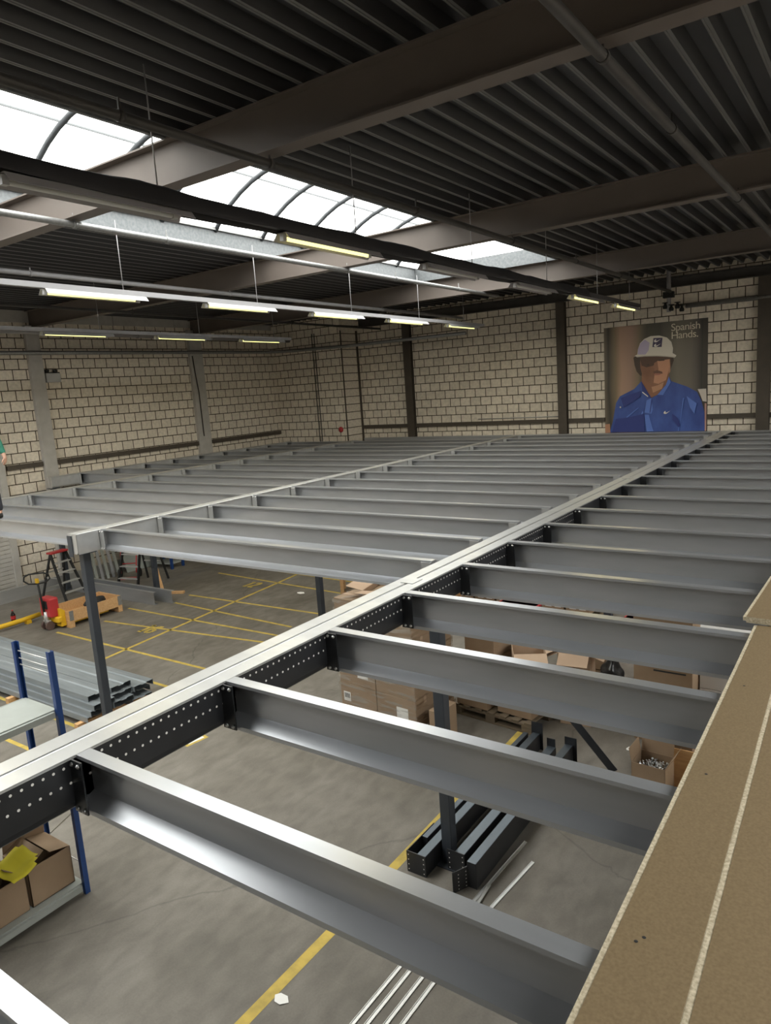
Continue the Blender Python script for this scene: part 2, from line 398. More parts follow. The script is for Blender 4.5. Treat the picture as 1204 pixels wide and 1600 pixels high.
# wall beam along the back wall top
zt = 6.52
prof = [(-.16,zt-.24),(0,zt-.24),(0,zt),(-.16,zt),(-.16,zt-.02),(-.03,zt-.02),(-.03,zt-.22),(-.16,zt-.22)]
bm = BM(); add_prof(bm, prof, lambda s, u, v: (s, YB+u-.005, v), -14.0, XR-.02)
tag(obj('wall_beam', bm, M['pipe_dark']), 'dark horizontal steel channel along the top of the back wall', 'beam')

# back wall posts and rails
for i, (x, wd, lb) in enumerate([(-12.18,.26,'narrow brown steel wall post left of the wall light glow'), (-7.285,.24,'brown steel wall post left of the portrait poster'), (-2.45,.28,'brown steel wall post right of the portrait poster'), (2.35,.28,'brown steel wall post farthest right on the back wall'), (7.1,.28,'brown steel wall post by the right corner')]):
    bm = BM()
    prof = [(-wd/2,-.14),(wd/2,-.14),(wd/2,-.125),(.01,-.125),(.01,-.015),(wd/2,-.015),(wd/2,0),(-wd/2,0),(-wd/2,-.015),(-.01,-.015),(-.01,-.125),(-wd/2,-.125)]
    add_prof(bm, prof, lambda s, u, v: (x+u, YB-.003+v, s), 0, 6.27)
    tag(obj('wall_post', bm, M['brown']), lb, 'post', 'brown wall posts')
bm = BM()
xs = [-14.05,-12.18-.13,-12.18+.13,-7.405,-7.165,-6.16, -3.66, -2.59,-2.31,2.2,2.5,6.95]
for a, b in ((0,1),(2,3),(4,5),(7,7),(8,9),(10,11)):
    if a == b: a, b = 6, 7
    add_box(bm, xs[a], xs[b], YB-.07, YB-.004, MZ+.29, MZ+.40)
tr = struct('trim_1', bm, M['brown'])
bm = BM(); add_box(bm, XL+.004, XL+.07, 9.86, 14.40, MZ+.25, MZ+.36); add_box(bm, XL+.004, XL+.07, 14.92, 17.99, MZ+.25, MZ+.36); add_box(bm, XL+.004, XL+.07, 8.62, 9.50, MZ+.25, MZ+.36); struct('trim_2', bm, M['brown'])
# top course of large pale panels on the left wall
bm = BM()
for k in range(14):
    y0 = -10 + k*2.0
    add_box(bm, XL+.004, XL+.03, y0+.01, y0+1.99, 6.47, 6.76)
struct('trim_3', bm, M['pale'])
bm = BM()
add_box(bm, -14.119, -14.10, 18.002, 18.05, 0, 6.2); add_box(bm, -14.119, -14.10, 18.80, 18.89, 0, 6.2)
struct('trim_4', bm, M['brown'])
# pale pilasters on the left wall
for y, wd, lb in ((9.68,.33,'pale grey concrete pilaster on the left wall beside the small white box'), (14.63,.46,'pale grey concrete pilaster in the middle of the left wall'), (4.8,.33,'pale pilaster beyond the roller door'), (0,.33,'pale pilaster on the left wall near the front'), (-4.9,.33,'pale pilaster on the left wall behind the camera')):
    bm = BM(); add_box(bm, XL+.002, XL+.12, y-wd/2, y+wd/2, 0, 6.4); o = obj('pilaster', bm, M['pale']); tag(o, lb, 'pillar', 'pale wall pilasters'); bevel(o, .006)
# roller door at the left edge
D = bpy.data.objects.new('door_1', None); C.objects.link(D); D['kind'] = 'structure'; D.location = (XL, 6.8, 0)
bm = BM()
for a, b, c_, d in ((-1.75,-1.6,0,4.0),(1.6,1.75,0,4.0),(-1.75,1.75,3.85,4.0)): add_box(bm, .0, .09, a, b, c_, d)
obj('door_frame', bm, M['pale'], D, (0.003,0,0))
bm = BM()
for k in range(38): add_box(bm, 0, .03, -1.6, 1.6, k*.1+.005, k*.1+.095)
obj('door_leaf', bm, M['pale'], D, (0.004,0,0.01))
# alarm box with a lamp on the left wall
t = thing('emergency_light', 'small white box with a black twin lamp on the left wall beside the pale pilaster', 'emergency light', (XL+.004, 10.06, MZ+2.25))
bm = BM(); add_box(bm, 0, .12, -.18, .19, 0, .22); bevel(obj('housing', bm, M['white'], t), .01)
bm = BM(); add_box(bm, .02, .08, -.2, .2, .222, .245)
for s in (-.12, .10): add_lathe(bm, [(0,0),(.05,.0),(.06,.06),(0,.07)], (.06, s, .245), 10)
obj('twin_lamp', bm, M['rubber'], t)
bm = BM(); add_lathe(bm, [(0,0),(.09,0),(.09,.03),(.05,.06),(0,.07)], (0,0,0), 16); bm.transform(Matrix.Rotation(PI/2,4,'X'))
o = obj('alarm_bell', bm, M['red'], None, (-14.34, 17.995, MZ+.34)); tag(o, 'small round red alarm bell low on the block pier', 'bell')

# ------------------------------------------------------------------ pipes below the roof
def pipe(name, pts, r, m, lb, cat='pipe', clips=(), up=.2):
    bm = BM(); add_tube(bm, pts, r, 10)
    if not clips:
        o = obj(name, bm, m); tag(o, lb, cat); return o
    t = thing(name, lb, cat, pts[0])
    inv = Matrix.Translation(pts[0]).inverted(); bm.transform(inv); obj('tube', bm, m, t)
    for c_ in clips:
        bm = BM(); x, y, z = c_
        add_tube(bm, [(x, y-.02, z), (x, y+.02, z)], r*1.2, 10); add_box(bm, x-.007, x+.007, y-.007, y+.007, z+r, z+up)
        bm.transform(inv); obj('hanger_clip', bm, m, t)
    return t
def ypts(x, z0, ys): return [(x, y, zr(z0, y)) for y in ys]
pipe('steel_pipe', ypts(-7.34, 3.55, (-8, 4.7, 9.6, 15.2)), .035, M['pipe_galv'], 'bright steel pipe along the left edge of the roof light, clipped under the roof beams', clips=[(-7.34, y, zr(3.55, y)) for y in (4.87, 6.1, 9.7, 11.1, 13.4)], up=.12)
pipe('steel_pipe', ypts(-10.1, 3.53, (-8, 18.6)), .035, M['pipe'], 'grey pipe running just above the white lighting rail', clips=[(-10.1, y, zr(3.53, y)) for y in (5.9, 9.7, 14.6)], up=.08)
pipe('steel_pipe', ypts(-1.57, 3.53, (-8, 18.4)), .036, M['pipe_dark'], 'brown pipe crossing the upper right corner under the roof beams', clips=[(-1.57, y, zr(3.53, y)) for y in (4.87, 6.6, 9.7, 14.6)], up=.12)
pipe('steel_pipe', ypts(-4.43, 3.53, (-8, 18.5)), .036, M['pipe_dark'], 'dark pipe along the right edge of the roof light', clips=[(-4.43, y, zr(3.53, y)) for y in (3.4, 4.87, 7.2, 9.7, 12.2, 14.6)], up=.12)
pipe('steel_pipe', ypts(-13.0, 3.52, (-8, 18.6)), .03, M['pipe_dark'], 'thin dark pipe above the farthest row of lamps', clips=[(-13.0, y, zr(3.52, y)) for y in (9.7, 14.6)], up=.1)
pipe('steel_pipe', ypts(-16.15, 3.44, (-8, 17.9)), .075, M['pipe'], 'thick grey pipe high beside the left wall', clips=[(-16.15, y, zr(3.44, y)) for y in (9.7, 12.1, 14.6)], up=.2)
pipe('heating_pipe', [(-16.82,-8,MZ+2.93), (-16.82,14.5,MZ+2.96), (-16.80,17.6,MZ+2.96), (-16.7,17.88,MZ+2.96), (-16.4,17.92,MZ+2.95), (-14.0,17.92,MZ+2.9), (-9.66,17.92,MZ+2.89)], .05, M['pipe_galv'], 'lagged silver pipe along the left wall that turns across the block pier')
pipe('heating_pipe', [(-4.15,YB-.1,MZ+3.01), (4,YB-.1,MZ+3.01), (8.8,YB-.1,MZ+3.01)], .055, M['pipe_galv'], 'lagged silver pipe on the back wall above the poster, to the right')
pipe('conduit', [(-15.24,17.985,0.02),(-15.24,17.985,6.2)], .014, M['pipe_dark'], 'left one of two thin vertical conduits on the block pier')
pipe('conduit', [(-15.14,17.985,0.02),(-15.14,17.985,6.2)], .014, M['pipe_dark'], 'right one of two thin vertical conduits on the block pier')
pipe('conduit', [(-9.9,YB-.02,MZ+.47),(-7.42,YB-.02,MZ+.47)], .012, M['white'], 'thin pale conduit lying on the brown rail of the back wall')
pipe('cable', [(XL+.14,14.45,5.66),(XL+.145,14.48,5.2),(XL+.14,14.55,4.6),(XL+.145,14.56,3.3)], .016, M['pipe_dark'], 'dark cable wandering down the middle pilaster', 'cable')
# valve set above the poster
t = thing('valve_set', 'cluster of small black valves on a vertical pipe above the poster', 'valve', (-4.5, YB-.26, MZ+2.95))
bm = BM(); add_tube(bm, [(0,0,-.05),(0,0,.95)], .05, 10); obj('riser', bm, M['pipe'], t)
for k, (dx, dz) in enumerate(((-.08,.08),(.06,.02),(.2,.06),(.3,-.02))):
    bm = BM(); add_lathe(bm, [(0,-.05),(.05,-.05),(.06,0),(.03,.05),(.03,.08),(.07,.085),(.07,.1),(0,.1)], (dx,-.02,dz), 10); obj('valve', bm, M['rubber'], t)
bm = BM(); add_box(bm, -.12,.12,-.09,.06,.28,.42); obj('flange', bm, M['rubber'], t)
# ------------------------------------------------------------------ lighting rails and fluorescent fittings
def add_reflector(bm, ln):
    prof = thick([(-.10,-.015),(-.055,.045),(.055,.045),(.10,-.015)], .004)
    add_prof(bm, prof, lambda s, u, v: (u, s, v), 0, ln)
def fitting_meshes(lit, m_ref):
    bm = BM(); add_reflector(bm, 1.45); ref = mesh('reflector', bm, m_ref)
    bm = BM(); add_tube(bm, [(0,.03,.0),(0,1.30,.0)], .019, 8); tube = mesh('tube', bm, M['tube'] if lit else M['tube_off'])
    bm = BM(); add_box(bm, -.022,.022,-.022,.0225,-.022,.038); hold = mesh('lamp_holder', bm, M['white'])
    return ref, tube, hold
FM = {('w',True): fitting_meshes(True, M['white']), ('w',False): fitting_meshes(False, M['white']), ('g',True): fitting_meshes(True, M['fixt']), ('g',False): fitting_meshes(False, M['fixt'])}
rows = [
 (-4.55, 'g', [(2.55,0),(5.07,1),(7.5,0),(9.98,0),(12.3,1),(14.65,1)], 'the dark draped rail', 'g'),
 (-8.45, 'w', [(2.6,1),(5.06,1),(7.6,1),(10.03,1),(12.4,1),(14.8,1)], 'the white lighting rail', 'w'),
 (-12.75,'w', [(5.0,1),(7.5,1),(10.02,1),(12.45,1)], 'the farthest thin rail', 'w')]
lab_special = {(0,0):'unlit grey fluorescent fitting under the dark draped rail at the left edge', (0,1):'large lit yellow fluorescent fitting on the dark draped rail in front of the roof light',
 (0,2):'unlit fluorescent fitting on the dark draped rail just beyond the large lit one', (0,3):'unlit fluorescent fitting on the dark rail near the end of the roof light',
 (0,4):'lit bright fluorescent fitting beyond the last roof beam, left of the one above the poster', (0,5):'lit bright fluorescent fitting right above the golfer poster'}
for ri, (x, kd, fs, nm, mk) in enumerate(rows):
    t = thing('lighting_rail', ['dark draped lighting rail hanging below the roof light', 'white lighting rail with a row of lit lamps in the middle left', 'thin lighting rail farthest left near the left wall'][ri], 'lighting rail', (x, 5, zr(3.08,5)))
    inv = Matrix.Translation(t.location).inverted()
    yend = [16.3, 16.6, 14.2][ri]
    zr0 = 3.075
    bm = BM()
    mr = M['enam_dark'] if ri == 0 else (M['rail'] if ri == 1 else M['pipe'])
    hw = .035
    add_prof(bm, [(-hw,-.03),(hw,-.03),(hw,.035),(-hw,.035)], lambda s, u, v: (x+u, s, zr(zr0, s)+v), -6, yend)
    bm.transform(inv); obj('trunking', bm, mr, t)
    for k, y in enumerate((-1.5, 1.2, 3.75, 6.2, 8.7, 11.2, 13.6, 15.6)):
        if y > yend: continue
        bm = BM(); add_tube(bm, [(x, y, zr(zr0, y)+.03), (x, y, zr(4.0, y))], .006, 5); bm.transform(inv); obj('hanger_rod', bm, M['pipe'], t)
    if ri == 0:      # loose dark covering drooping over the rail
        bm = BM(); n = 150; rows_ = []
        rnd = random.Random(3); 
        for i in range(n+1):
            y = -4 + (13.0+4)*i/n
            wv = .012*math.sin(y*2.1)+.01*math.sin(y*5.3+1)+.008*rnd.random()
            sag = .022*abs(math.sin(y*1.27))
            big = .055
            P_ = [(-.072-wv, -big-sag), (-.065, -.02), (-.05, .06+wv), (0, .08+wv*.8), (.05,.06), (.065,-.02), (.072+wv, -big*.8-sag)]
            rows_.append([bm.verts.new((x+u, y, zr(zr0, y)+v)) for u, v in P_])
        for a, b in zip(rows_, rows_[1:]):
            for k in range(6): f = bm.faces.new((a[k],a[k+1],b[k+1],b[k])); f.smooth = True
        bm.transform(inv); o = obj('dark_cover', bm, mat('dark_fabric_cover', (.022,.020,.021), .8), t)
        sm = o.modifiers.new('solid','SOLIDIFY'); sm.thickness = .006
    for fi, (y, on) in enumerate(fs):
        if ri == 0: lb = lab_special[(0,fi)]
        else: lb = 'lit fluorescent fitting, %s from the left on %s' % (ORD[fi], nm)
        f = thing('fluorescent_lamp', lb, 'lamp', (x, y, zr(2.992 if ri else 2.972, y)), 0, 'fluorescent fittings on the rails')
        f.rotation_euler = (-.0125, 0, 0)
        if on:
            d = bpy.data.lights.new('tube_light', 'AREA'); d.shape = 'RECTANGLE'; d.size = .03; d.size_y = 1.25; d.energy = 7; d.color = (1, .84, .42)
            lo = bpy.data.objects.new('tube_light', d); C.objects.link(lo); lo.parent = f; lo.location = (0, .67, -.021)
        for n_, me in zip(('reflector','tube','lamp_holder'), FM[(mk, bool(on))]):
            link(n_, me, f, (0,.022,0) if n_ == 'lamp_holder' else None)
        link('lamp_holder', me, f, (0,1.322,0))
# ------------------------------------------------------------------ steel platform
S = .9373; Y0 = .80
JY = [Y0 + S*k for k in range(20)]
DEP = .28
def joist_channel(ln):
    bm = BM()
    prof = thick([(-.072,-.020),(-.072,-.003),(-.003,-.003),(-.003,-.217),(-.083,-.258),(-.084,-.279),(-.072,-.279)], .004)
    add_prof(bm, prof, lambda s, u, v: (s, u, v), 0, ln)
    return mesh('channel', bm, M['galv'])
def end_plate(m):
    bm = BM(); add_box(bm, 0, .10, -.105, -.097, -.275, -.010); add_box(bm, 0, .008, -.100, .0, -.275, -.010); return mesh('end_plate', bm, m)
ep_black = end_plate(M['black']); ep_galv = end_plate(M['galv2'])
def bolt_mesh():
    bm = BM()
    add_lathe(bm, [(0,0),(.011,0),(.011,.007),(.0065,.0075),(.0065,.012),(0,.012)], (0,0,0), 6); bm.transform(Matrix.Rotation(PI/2,4,'X')); return mesh('bolt', bm, M['bolt'])
bolt = bolt_mesh()
bays = [('A', -3.08, 5.4, 0, 19, 'right of the black perforated girder', 'platform joists on the right of the perforated girder'),
        ('B', -8.50, 5.12, 5, 19, 'between the black perforated girder and the silver girder', 'platform joists in the middle bay'),
        ('C', -13.65, 5.02, 5, 18, 'in the bay left of the silver girder', 'platform joists in the left bay'),
        ('D', -16.42, 2.62, 10, 18, 'in the short bay along the left wall', 'platform joists in the wall bay')]
for b, x0, ln, k0, k1, where, grp in bays:
    ch = joist_channel(ln)
    for n, k in enumerate(range(k0, k1+1)):
        y = JY[k]
        if b in 'CD' and y > 17.9: continue
        lb = 'galvanised joist %s, %s from the front' % (where, ORD[n])
        t = thing('floor_joist', lb, 'joist', (x0, y, MZ), 0, grp)
        link('channel', ch, t)
        l = link('end_plate', ep_black if b == 'A' else ep_galv, t, (0,0,0))
        if k <= 9:
            for dx in (.03, .08):
                for dz in (-.03, -.255):
                    link('bolt', bolt, l, (dx, -.105, dz))
        r = link('end_plate', ep_galv, t, (ln, 0, 0)); r.scale = (-1, 1, 1)

# main girders: pairs of channels back to back
def girder(x, y0, y1, label, perforated):
    t = thing('main_girder', label, 'girder', (x, y0, MZ), 0, None)
    ln = y1 - y0
    for s, nm in ((-1,'left_channel'),(1,'right_channel')):
        bm = BM()
        W_ = .13 if perforated else .10
        e = .012
        prof = [(.004,-.012),(.008,-.004),(.014,0),(W_-.003,0),(W_,-.003),(W_,-.012),(W_-e,-.016),(W_-e,-.225),(W_-e-.006,-.252),(W_-e-.03,-.27),(.004,-.27)]
        n = len(prof)
        mis = [0,0,0,0,0,0,1,1,1,1,1] if perforated else [0]*11
        A = [bm.verts.new((s*u,0,v)) for u,v in prof]; B_ = [bm.verts.new((s*u,ln,v)) for u,v in prof]
        for i in range(n):
            f = bm.faces.new((A[i],A[(i+1)%n],B_[(i+1)%n],B_[i])); f.material_index = mis[i]
        f = bm.faces.new(A); f.material_index = 1 if perforated else 0
        f = bm.faces.new(B_[::-1]); f.material_index = 1 if perforated else 0
        if perforated:
            # punched holes: two rows of small bright rimmed dimples in the web
            yy = .05
            while yy < min(ln, 9.5)-.05:
                for zz in (-.045, -.128):
                    if True:
                        c = Vector((s*(W_-e+.0002), yy + (.024 if zz < -.1 else 0), zz)); r = .0072
                        vs = [bm.verts.new(c + Vector((s*.001, r*math.cos(2*PI*q/8), r*math.sin(2*PI*q/8)))) for q in range(8)]
                        f = bm.faces.new(vs); f.material_index = 2
                yy += .05
        obj(nm, bm, [M['galv2'], M['black'], M['hole']] if perforated else [M['galv2']], t)
    # bolted splice plates on top
    for k in range(int(ln//6)):
        bm = BM(); add_box(bm, -.06,.06, 5.9+6*k, 6.05+6*k, .0005, .005)
        obj('splice_plate', bm, M['galv2'], t)
    return t
g1 = girder(-3.19, -1.2, 18.72, 'long main girder with silver top and black perforated sides, running towards the poster', True)
g2 = girder(-8.60, 5.06, 18.72, 'silver double girder starting on the dark column at middle left', False)
g3 = girder(-13.75, 5.06, 17.95, 'silver girder reaching the left edge of the picture, second from the left wall', False)
g4 = girder(-16.50, 9.35, 17.95, 'short silver girder closest to the left wall', False)
g0 = girder(2.45, -1.2, 18.72, 'silver girder under the right end of the joists beyond the chipboard', False)
# end joist closing the platform at the back wall
bm = BM(); prof = thick([(.07,-.02),(.07,-.003),(.003,-.003),(.003,-.277),(.07,-.277),(.07,-.262)], .004)
add_prof(bm, prof, lambda s, u, v: (s, 18.73+u, MZ+v), -14.0, 2.4)
tag(obj('edge_channel', bm, M['galv']), 'galvanised edge channel closing the platform along the back wall', 'channel')

# columns
def column(x, y, lb, h=MZ-.271, w_=.105):
    t = thing('steel_column', lb, 'column', (x, y, 0), 0, 'dark columns carrying the platform')
    bm = BM(); add_box(bm, -w_/2, w_/2, -w_/2, w_/2, .012, h); bevel(obj('shaft', bm, M['anth'], t), .008)
    bm = BM(); add_box(bm, -.13, .13, -.13, .13, 0, .012)
    for sx in (-.1,.1):
        for sy in (-.1,.1): add_lathe(bm, [(.011,.012),(.011,.02),(0,.021)], (sx,sy,0), 6)
    obj('base_plate', bm, M['anth'], t)
    bm = BM(); add_box(bm, -.11, .11, -.11, .11, h-.012, h); obj('head_plate', bm, M['anth'], t)
    return t
for i, y in enumerate((.5, 5.13, 9.78, 14.4, 18.5)):
    column(-3.19, y, 'dark steel column under the perforated girder, ' + ['in front below the camera','beside the stacked black beams','behind the brown cartons','far back near the wall','at the back wall'][i])
for i, y in enumerate((5.20, 9.78, 14.4, 18.5)):
    column(-8.60, y, 'dark steel column under the silver middle girder, ' + ['nearest one, in full view at left','second one, rising from the lined floor','third one from the front','last one at the back wall'][i])
for i, y in enumerate((5.20, 9.98, 14.4, 17.8)):
    column(-13.75, y, 'dark steel column under the left girder, ' + ['nearest one outside the picture','next to the black stepladder','far back','by the block pier'][i])
for i, y in enumerate((9.42, 14.2, 17.8)):
    column(-16.50, y, 'dark steel column close to the left wall, ' + ['behind the red-topped stepladder','halfway back','in the far corner'][i])
for i, y in enumerate((.5, 5.13, 9.78, 14.4, 18.5)):
    column(2.45, y, 'dark steel column under the far right girder, ' + ORD[i] + ' from the front')
# front end bracket on the silver girder
bm = BM(); add_box(bm, -.105,-.012, -.012, -.002, -.31, -.03)
o = obj('end_bracket', bm, M['anth'], g2, (0,0,0))
bm = BM(); add_box(bm, .002, .104, .02, .30, -.272, -.004); add_box(bm, .104, .108, .0, .31, -.268, -.006); obj('end_stub', bm, M['galv2'], g2)

# chipboard decking
def chip(name, lb, pts, z0, z1, edges):
    """pts = outline, edges = indices of outline edges that show the raw tongue"""
    t = thing(name, lb, 'board', (pts[0][0], pts[0][1], z0), 0, 'chipboard sheets')
    inv = Matrix.Translation(t.location).inverted()
    bm = BM(); A = [bm.verts.new((x,y,z0)) for x,y in pts]; B_ = [bm.verts.new((x,y,z1)) for x,y in pts]; n = len(pts)
    f = bm.faces.new(A[::-1]); f.material_index = 0; f = bm.faces.new(B_)
    for i in range(n):
        f = bm.faces.new((A[i],A[(i+1)%n],B_[(i+1)%n],B_[i])); f.material_index = 1
    bm.transform(inv); obj('sheet', bm, [M['chip'], M['chip_edge']], t)
    for i in edges:
        p = Vector((*pts[i],0)); q = Vector((*pts[(i+1)%n],0)); d = (q-p).normalized(); o_ = Vector((d.y,-d.x,0))
        bm = BM(); zm = (z0+z1)/2
        vs = [bm.verts.new((v.x,v.y,zz)) for zz in (zm-.008, z1-.003) for v in (p, q, q+o_*.018, p+o_*.018)]
        for f in [(0,1,2,3),(4,5,6,7),(0,1,5,4),(1,2,6,5),(2,3,7,6),(3,0,4,7)]: bm.faces.new([vs[i] for i in f])
        bm.transform(inv); o = obj('tongue', bm, M['chip_edge'], t); o['label'] = 'pale raw tongue edge'
    return t
T0, T1 = MZ+.001, MZ+.039
c1 = chip('chipboard_sheet', 'long chipboard sheet with a pale raw edge lying nearest the open joists', [(-.545,-1.0),(-.279,-1.0),(-.439,4.60),(-.60,4.60)], T0, T1, [3])
c2 = chip('chipboard_sheet', 'wide chipboard sheet filling the lower right corner, right of the pale seam', [(-.260,-1.0),(1.3,-1.0),(1.3,4.60),(-.420,4.60)], T0, T1, [3])
c3 = chip('chipboard_sheet', 'chipboard sheet laid on top, its corner entering at the right edge', [(-.665,4.62),(1.3,4.50),(1.3,6.9),(-.60,7.0)], T1+.001, T1+.039, [3])
c4 = chip('chipboard_sheet', 'lower chipboard sheet under the raised one at the right edge', [(-.55,4.66),(1.3,4.66),(1.3,7.1),(-.55,7.1)], T0, T1, [])
def screws(t, pts):
    for x, y in pts:
        bm = BM(); add_lathe(bm, [(0,.0008),(.0045,.0008),(.006,0)], (x, y, T1+.0004), 8); bm.transform(Matrix.Translation(t.location).inverted()); obj('screw_hole', bm, M['rubber'], t)
screws(c1, [(-.50,1.80),(-.515,1.775),(-.525,2.75),(-.53,3.66)])
# ------------------------------------------------------------------ poster on the back wall
PX0, PX1, PZ0, PZ1 = -6.165, -3.665, MZ-.30, MZ+2.69
t = thing('poster', 'large poster of a man in white cap and blue polo shirt on the back wall', 'poster', (PX0, YB-.004, PZ0))
def pm(px, py):
    """coordinates read on the photo crop of the print -> place on the print"""
    u = (px-87)/(1050-87)
    top = 200-105*u; bot = 1185-20*u
    v = (py-top)/(bot-top)
    return u*(PX1-PX0), (1-v)*2.69 + .30
def pmat():
    m = mat('printed_backdrop', (.2,.15,.1), .45); b = m.node_tree.nodes['Principled BSDF']
    tc = N(m, 'ShaderNodeTexCoord'); sp = N(m, 'ShaderNodeSeparateXYZ'); L(m, tc.outputs['Object'], sp.inputs[0])
    nz = N(m, 'ShaderNodeTexNoise'); nz.inputs['Scale'].default_value = 1.2; mp = N(m, 'ShaderNodeMapping'); mp.inputs['Scale'].default_value = (2,1,.35)
    L(m, tc.outputs['Object'], mp.inputs[0]); L(m, mp.outputs[0], nz.inputs['Vector'])
    s = N(m, 'ShaderNodeMath', operation='MULTIPLY'); s.inputs[1].default_value = 1/2.5; L(m, sp.outputs[0], s.inputs[0])
    a = N(m, 'ShaderNodeMath', operation='MULTIPLY_ADD'); a.inputs[1].default_value = .10; L(m, nz.outputs[0], a.inputs[0]); L(m, s.outputs[0], a.inputs[2])
    r = ramp(m, [(.05,(0.155,0.124,0.085)),(.10,(0.046,0.039,0.028)),(.17,(0.232,0.171,0.101)),(.22,(0.434,0.271,0.186)),(.33,(0.372,0.232,0.171)),(.40,(0.232,0.171,0.109)),(.46,(0.078,0.070,0.046)),(.62,(0.070,0.062,0.046)),(.78,(0.186,0.163,0.124)),(.90,(0.155,0.132,0.109)),(.99,(0.031,0.028,0.025)),(1.0,(0.046,0.039,0.031))])
    L(m, a.outputs[0], r.inputs[0]); L(m, r.outputs[0], b.inputs['Base Color']); return m
bm = BM(); add_box(bm, 0, PX1-PX0, -.012, 0, 0, PZ1-PZ0); obj('panel', bm, pmat(), t)
layer = [-.0125]
def shape(name, px, m, hold=None):
    layer[0] -= .0009
    bm = BM(); bm.faces.new([bm.verts.new((pm(*p)[0], layer[0], pm(*p)[1])) for p in px])
    for ring in (hold or []): bm.faces.new([bm.verts.new((pm(*p)[0], layer[0]-.0003, pm(*p)[1])) for p in ring])
    bm.normal_update(); bmesh.ops.triangulate(bm, faces=bm.faces)
    return obj(name, bm, m, t)
pc = lambda n, c, r=.5: mat('print_'+n, tuple(min(.9, v*1.45) for v in c), r)
blue = noisy('print_blue_shirt', (.028,.055,.25), (.06,.12,.42), 2.2, .5, stretch=(1.5,1,.7))
dblue = pc('dark_blue', (.018,.030,.155)); lblue = pc('light_blue', (.075,.14,.42))
shape('print_hair', [(375,470),(400,450),(740,450),(752,490),(735,540),(712,600),(440,640),(405,600),(385,540)], pc('hair', (.045,.028,.02)))
shape('print_neck', [(455,600),(715,590),(700,700),(640,800),(545,845),(480,790),(450,700)], pc('neck', (.20,.09,.05)))
shape('print_far_cap', [(965,765),(1040,760),(1045,885),(1010,880),(985,810)], pc('far_white', (.42,.38,.34)))
shape('print_shirt', [(132,1183),(165,1080),(200,900),(240,835),(380,765),(450,690),(500,800),(520,850),(545,850),(600,820),(680,720),(708,645),(730,690),(870,740),(960,790),(1000,880),(1025,980),(1040,1165)], blue)
shape('print_hand', [(88,1105),(135,1100),(140,1185),(88,1187)], pc('hand', (.30,.15,.09)))
shape('print_arm_edge', [(1028,900),(1044,900),(1044,1165),(1030,1165)], pc('pink', (.34,.20,.17)))
shape('print_face', [(440,470),(718,470),(722,540),(712,610),(690,690),(640,725),(560,735),(500,700),(460,640),(440,560)], noisy('print_face_tone', (.22,.10,.055), (.34,.16,.09), 3, .5))
shape('print_face_lit', [(598,490),(712,480),(716,545),(700,610),(680,680),(610,715),(565,705),(575,620),(585,560)], pc('face_lit', (.40,.20,.12)))
shape('print_brow_shade', [(438,452),(735,452),(722,480),(640,492),(598,500),(585,520),(560,545),(500,560),(455,545),(442,500)], pc('brow', (.07,.035,.022)))
shape('print_eye', [(610,487),(665,480),(668,496),(612,500)], pc('eye', (.05,.03,.02)), [[(500,530),(525,528),(527,545),(503,547)]])
shape('print_nose', [(570,520),(600,500),(612,580),(600,600),(572,590)], pc('nose', (.22,.10,.06)))
shape('print_moustache', [(560,600),(600,585),(645,600),(650,618),(570,618)], pc('moustache', (.11,.05,.03)))
shape('print_mouth', [(568,622),(638,620),(620,632),(580,634)], pc('mouth', (.28,.10,.075)))
shape('print_ear', [(706,560),(722,545),(720,600),(706,620)], pc('ear', (.34,.17,.10)))
shape('print_chin_light', [(545,745),(600,730),(660,700),(645,760),(560,800)], pc('chin', (.36,.19,.11)))
cap = pc('cap', (.52,.48,.42))
shape('print_cap', [(413,440),(420,390),(440,335),(480,295),(540,268),(620,262),(690,280),(730,320),(745,380),(742,425),(775,445),(770,458),(700,452),(600,445),(480,448),(400,458),(385,455)], cap)
shape('print_cap_shade', [(416,440),(422,385),(445,335),(485,300),(530,330),(520,400),(490,440)], pc('cap_lilac', (.36,.31,.42)))
shape('print_cap_brim_edge', [(400,458),(480,448),(600,445),(700,452),(770,458),(760,468),(690,460),(600,455),(480,458),(410,466)], pc('brim', (.40,.36,.31)))
shape('print_cap_badge', [(566,286),(650,282),(642,368),(556,370)], pc('badge', (.045,.035,.075)))
# two white curved ticks on the badge
def tick(x, y, s, m, nm):
    up = [(-1,.15),(-.7,-.25),(-.45,-.35),(-.3,-.25),(-.45,-.05),(-.35,.15),(-.05,.1),(1,-.45),(-.1,.42),(-.55,.55),(-.9,.45)]
    shape(nm, [(x+a*s, y+b*s) for a, b in up], m)
wht = pc('white', (.55,.52,.48))
tick(603, 308, 33, wht, 'print_cap_tick'); tick(603, 350, 33, wht, 'print_cap_tick')
tick(690, 985, 32, wht, 'print_shirt_tick')
shape('print_collar', [(450,690),(462,800),(520,850),(545,850),(480,740)], dblue)
shape('print_collar_right', [(708,645),(725,700),(655,822),(600,820),(680,730)], lblue)
shape('print_collar_edge', [(462,790),(515,832),(512,840),(458,798)], wht)
shape('print_placket', [(500,870),(545,850),(560,960),(545,1000),(480,990)], lblue)
shape('print_placket_line', [(545,860),(555,862),(535,990),(528,990)], dblue)
shape('print_fold', [(300,1035),(420,940),(425,946),(312,1040)], lblue)
shape('print_fold', [(460,975),(470,985),(432,1060),(425,1055)], lblue)
shape('print_fold', [(480,1010),(520,1010),(565,1170),(500,1172)], lblue)
shape('print_fold', [(835,850),(850,845),(812,1080),(800,1165),(790,1168),(815,1050)], lblue)
shape('print_fold_shade', [(740,1000),(790,1040),(815,1110),(800,1130),(745,1060)], dblue)
shape('print_fold_shade', [(200,1050),(300,1040),(480,1000),(480,1172),(160,1180)], dblue)
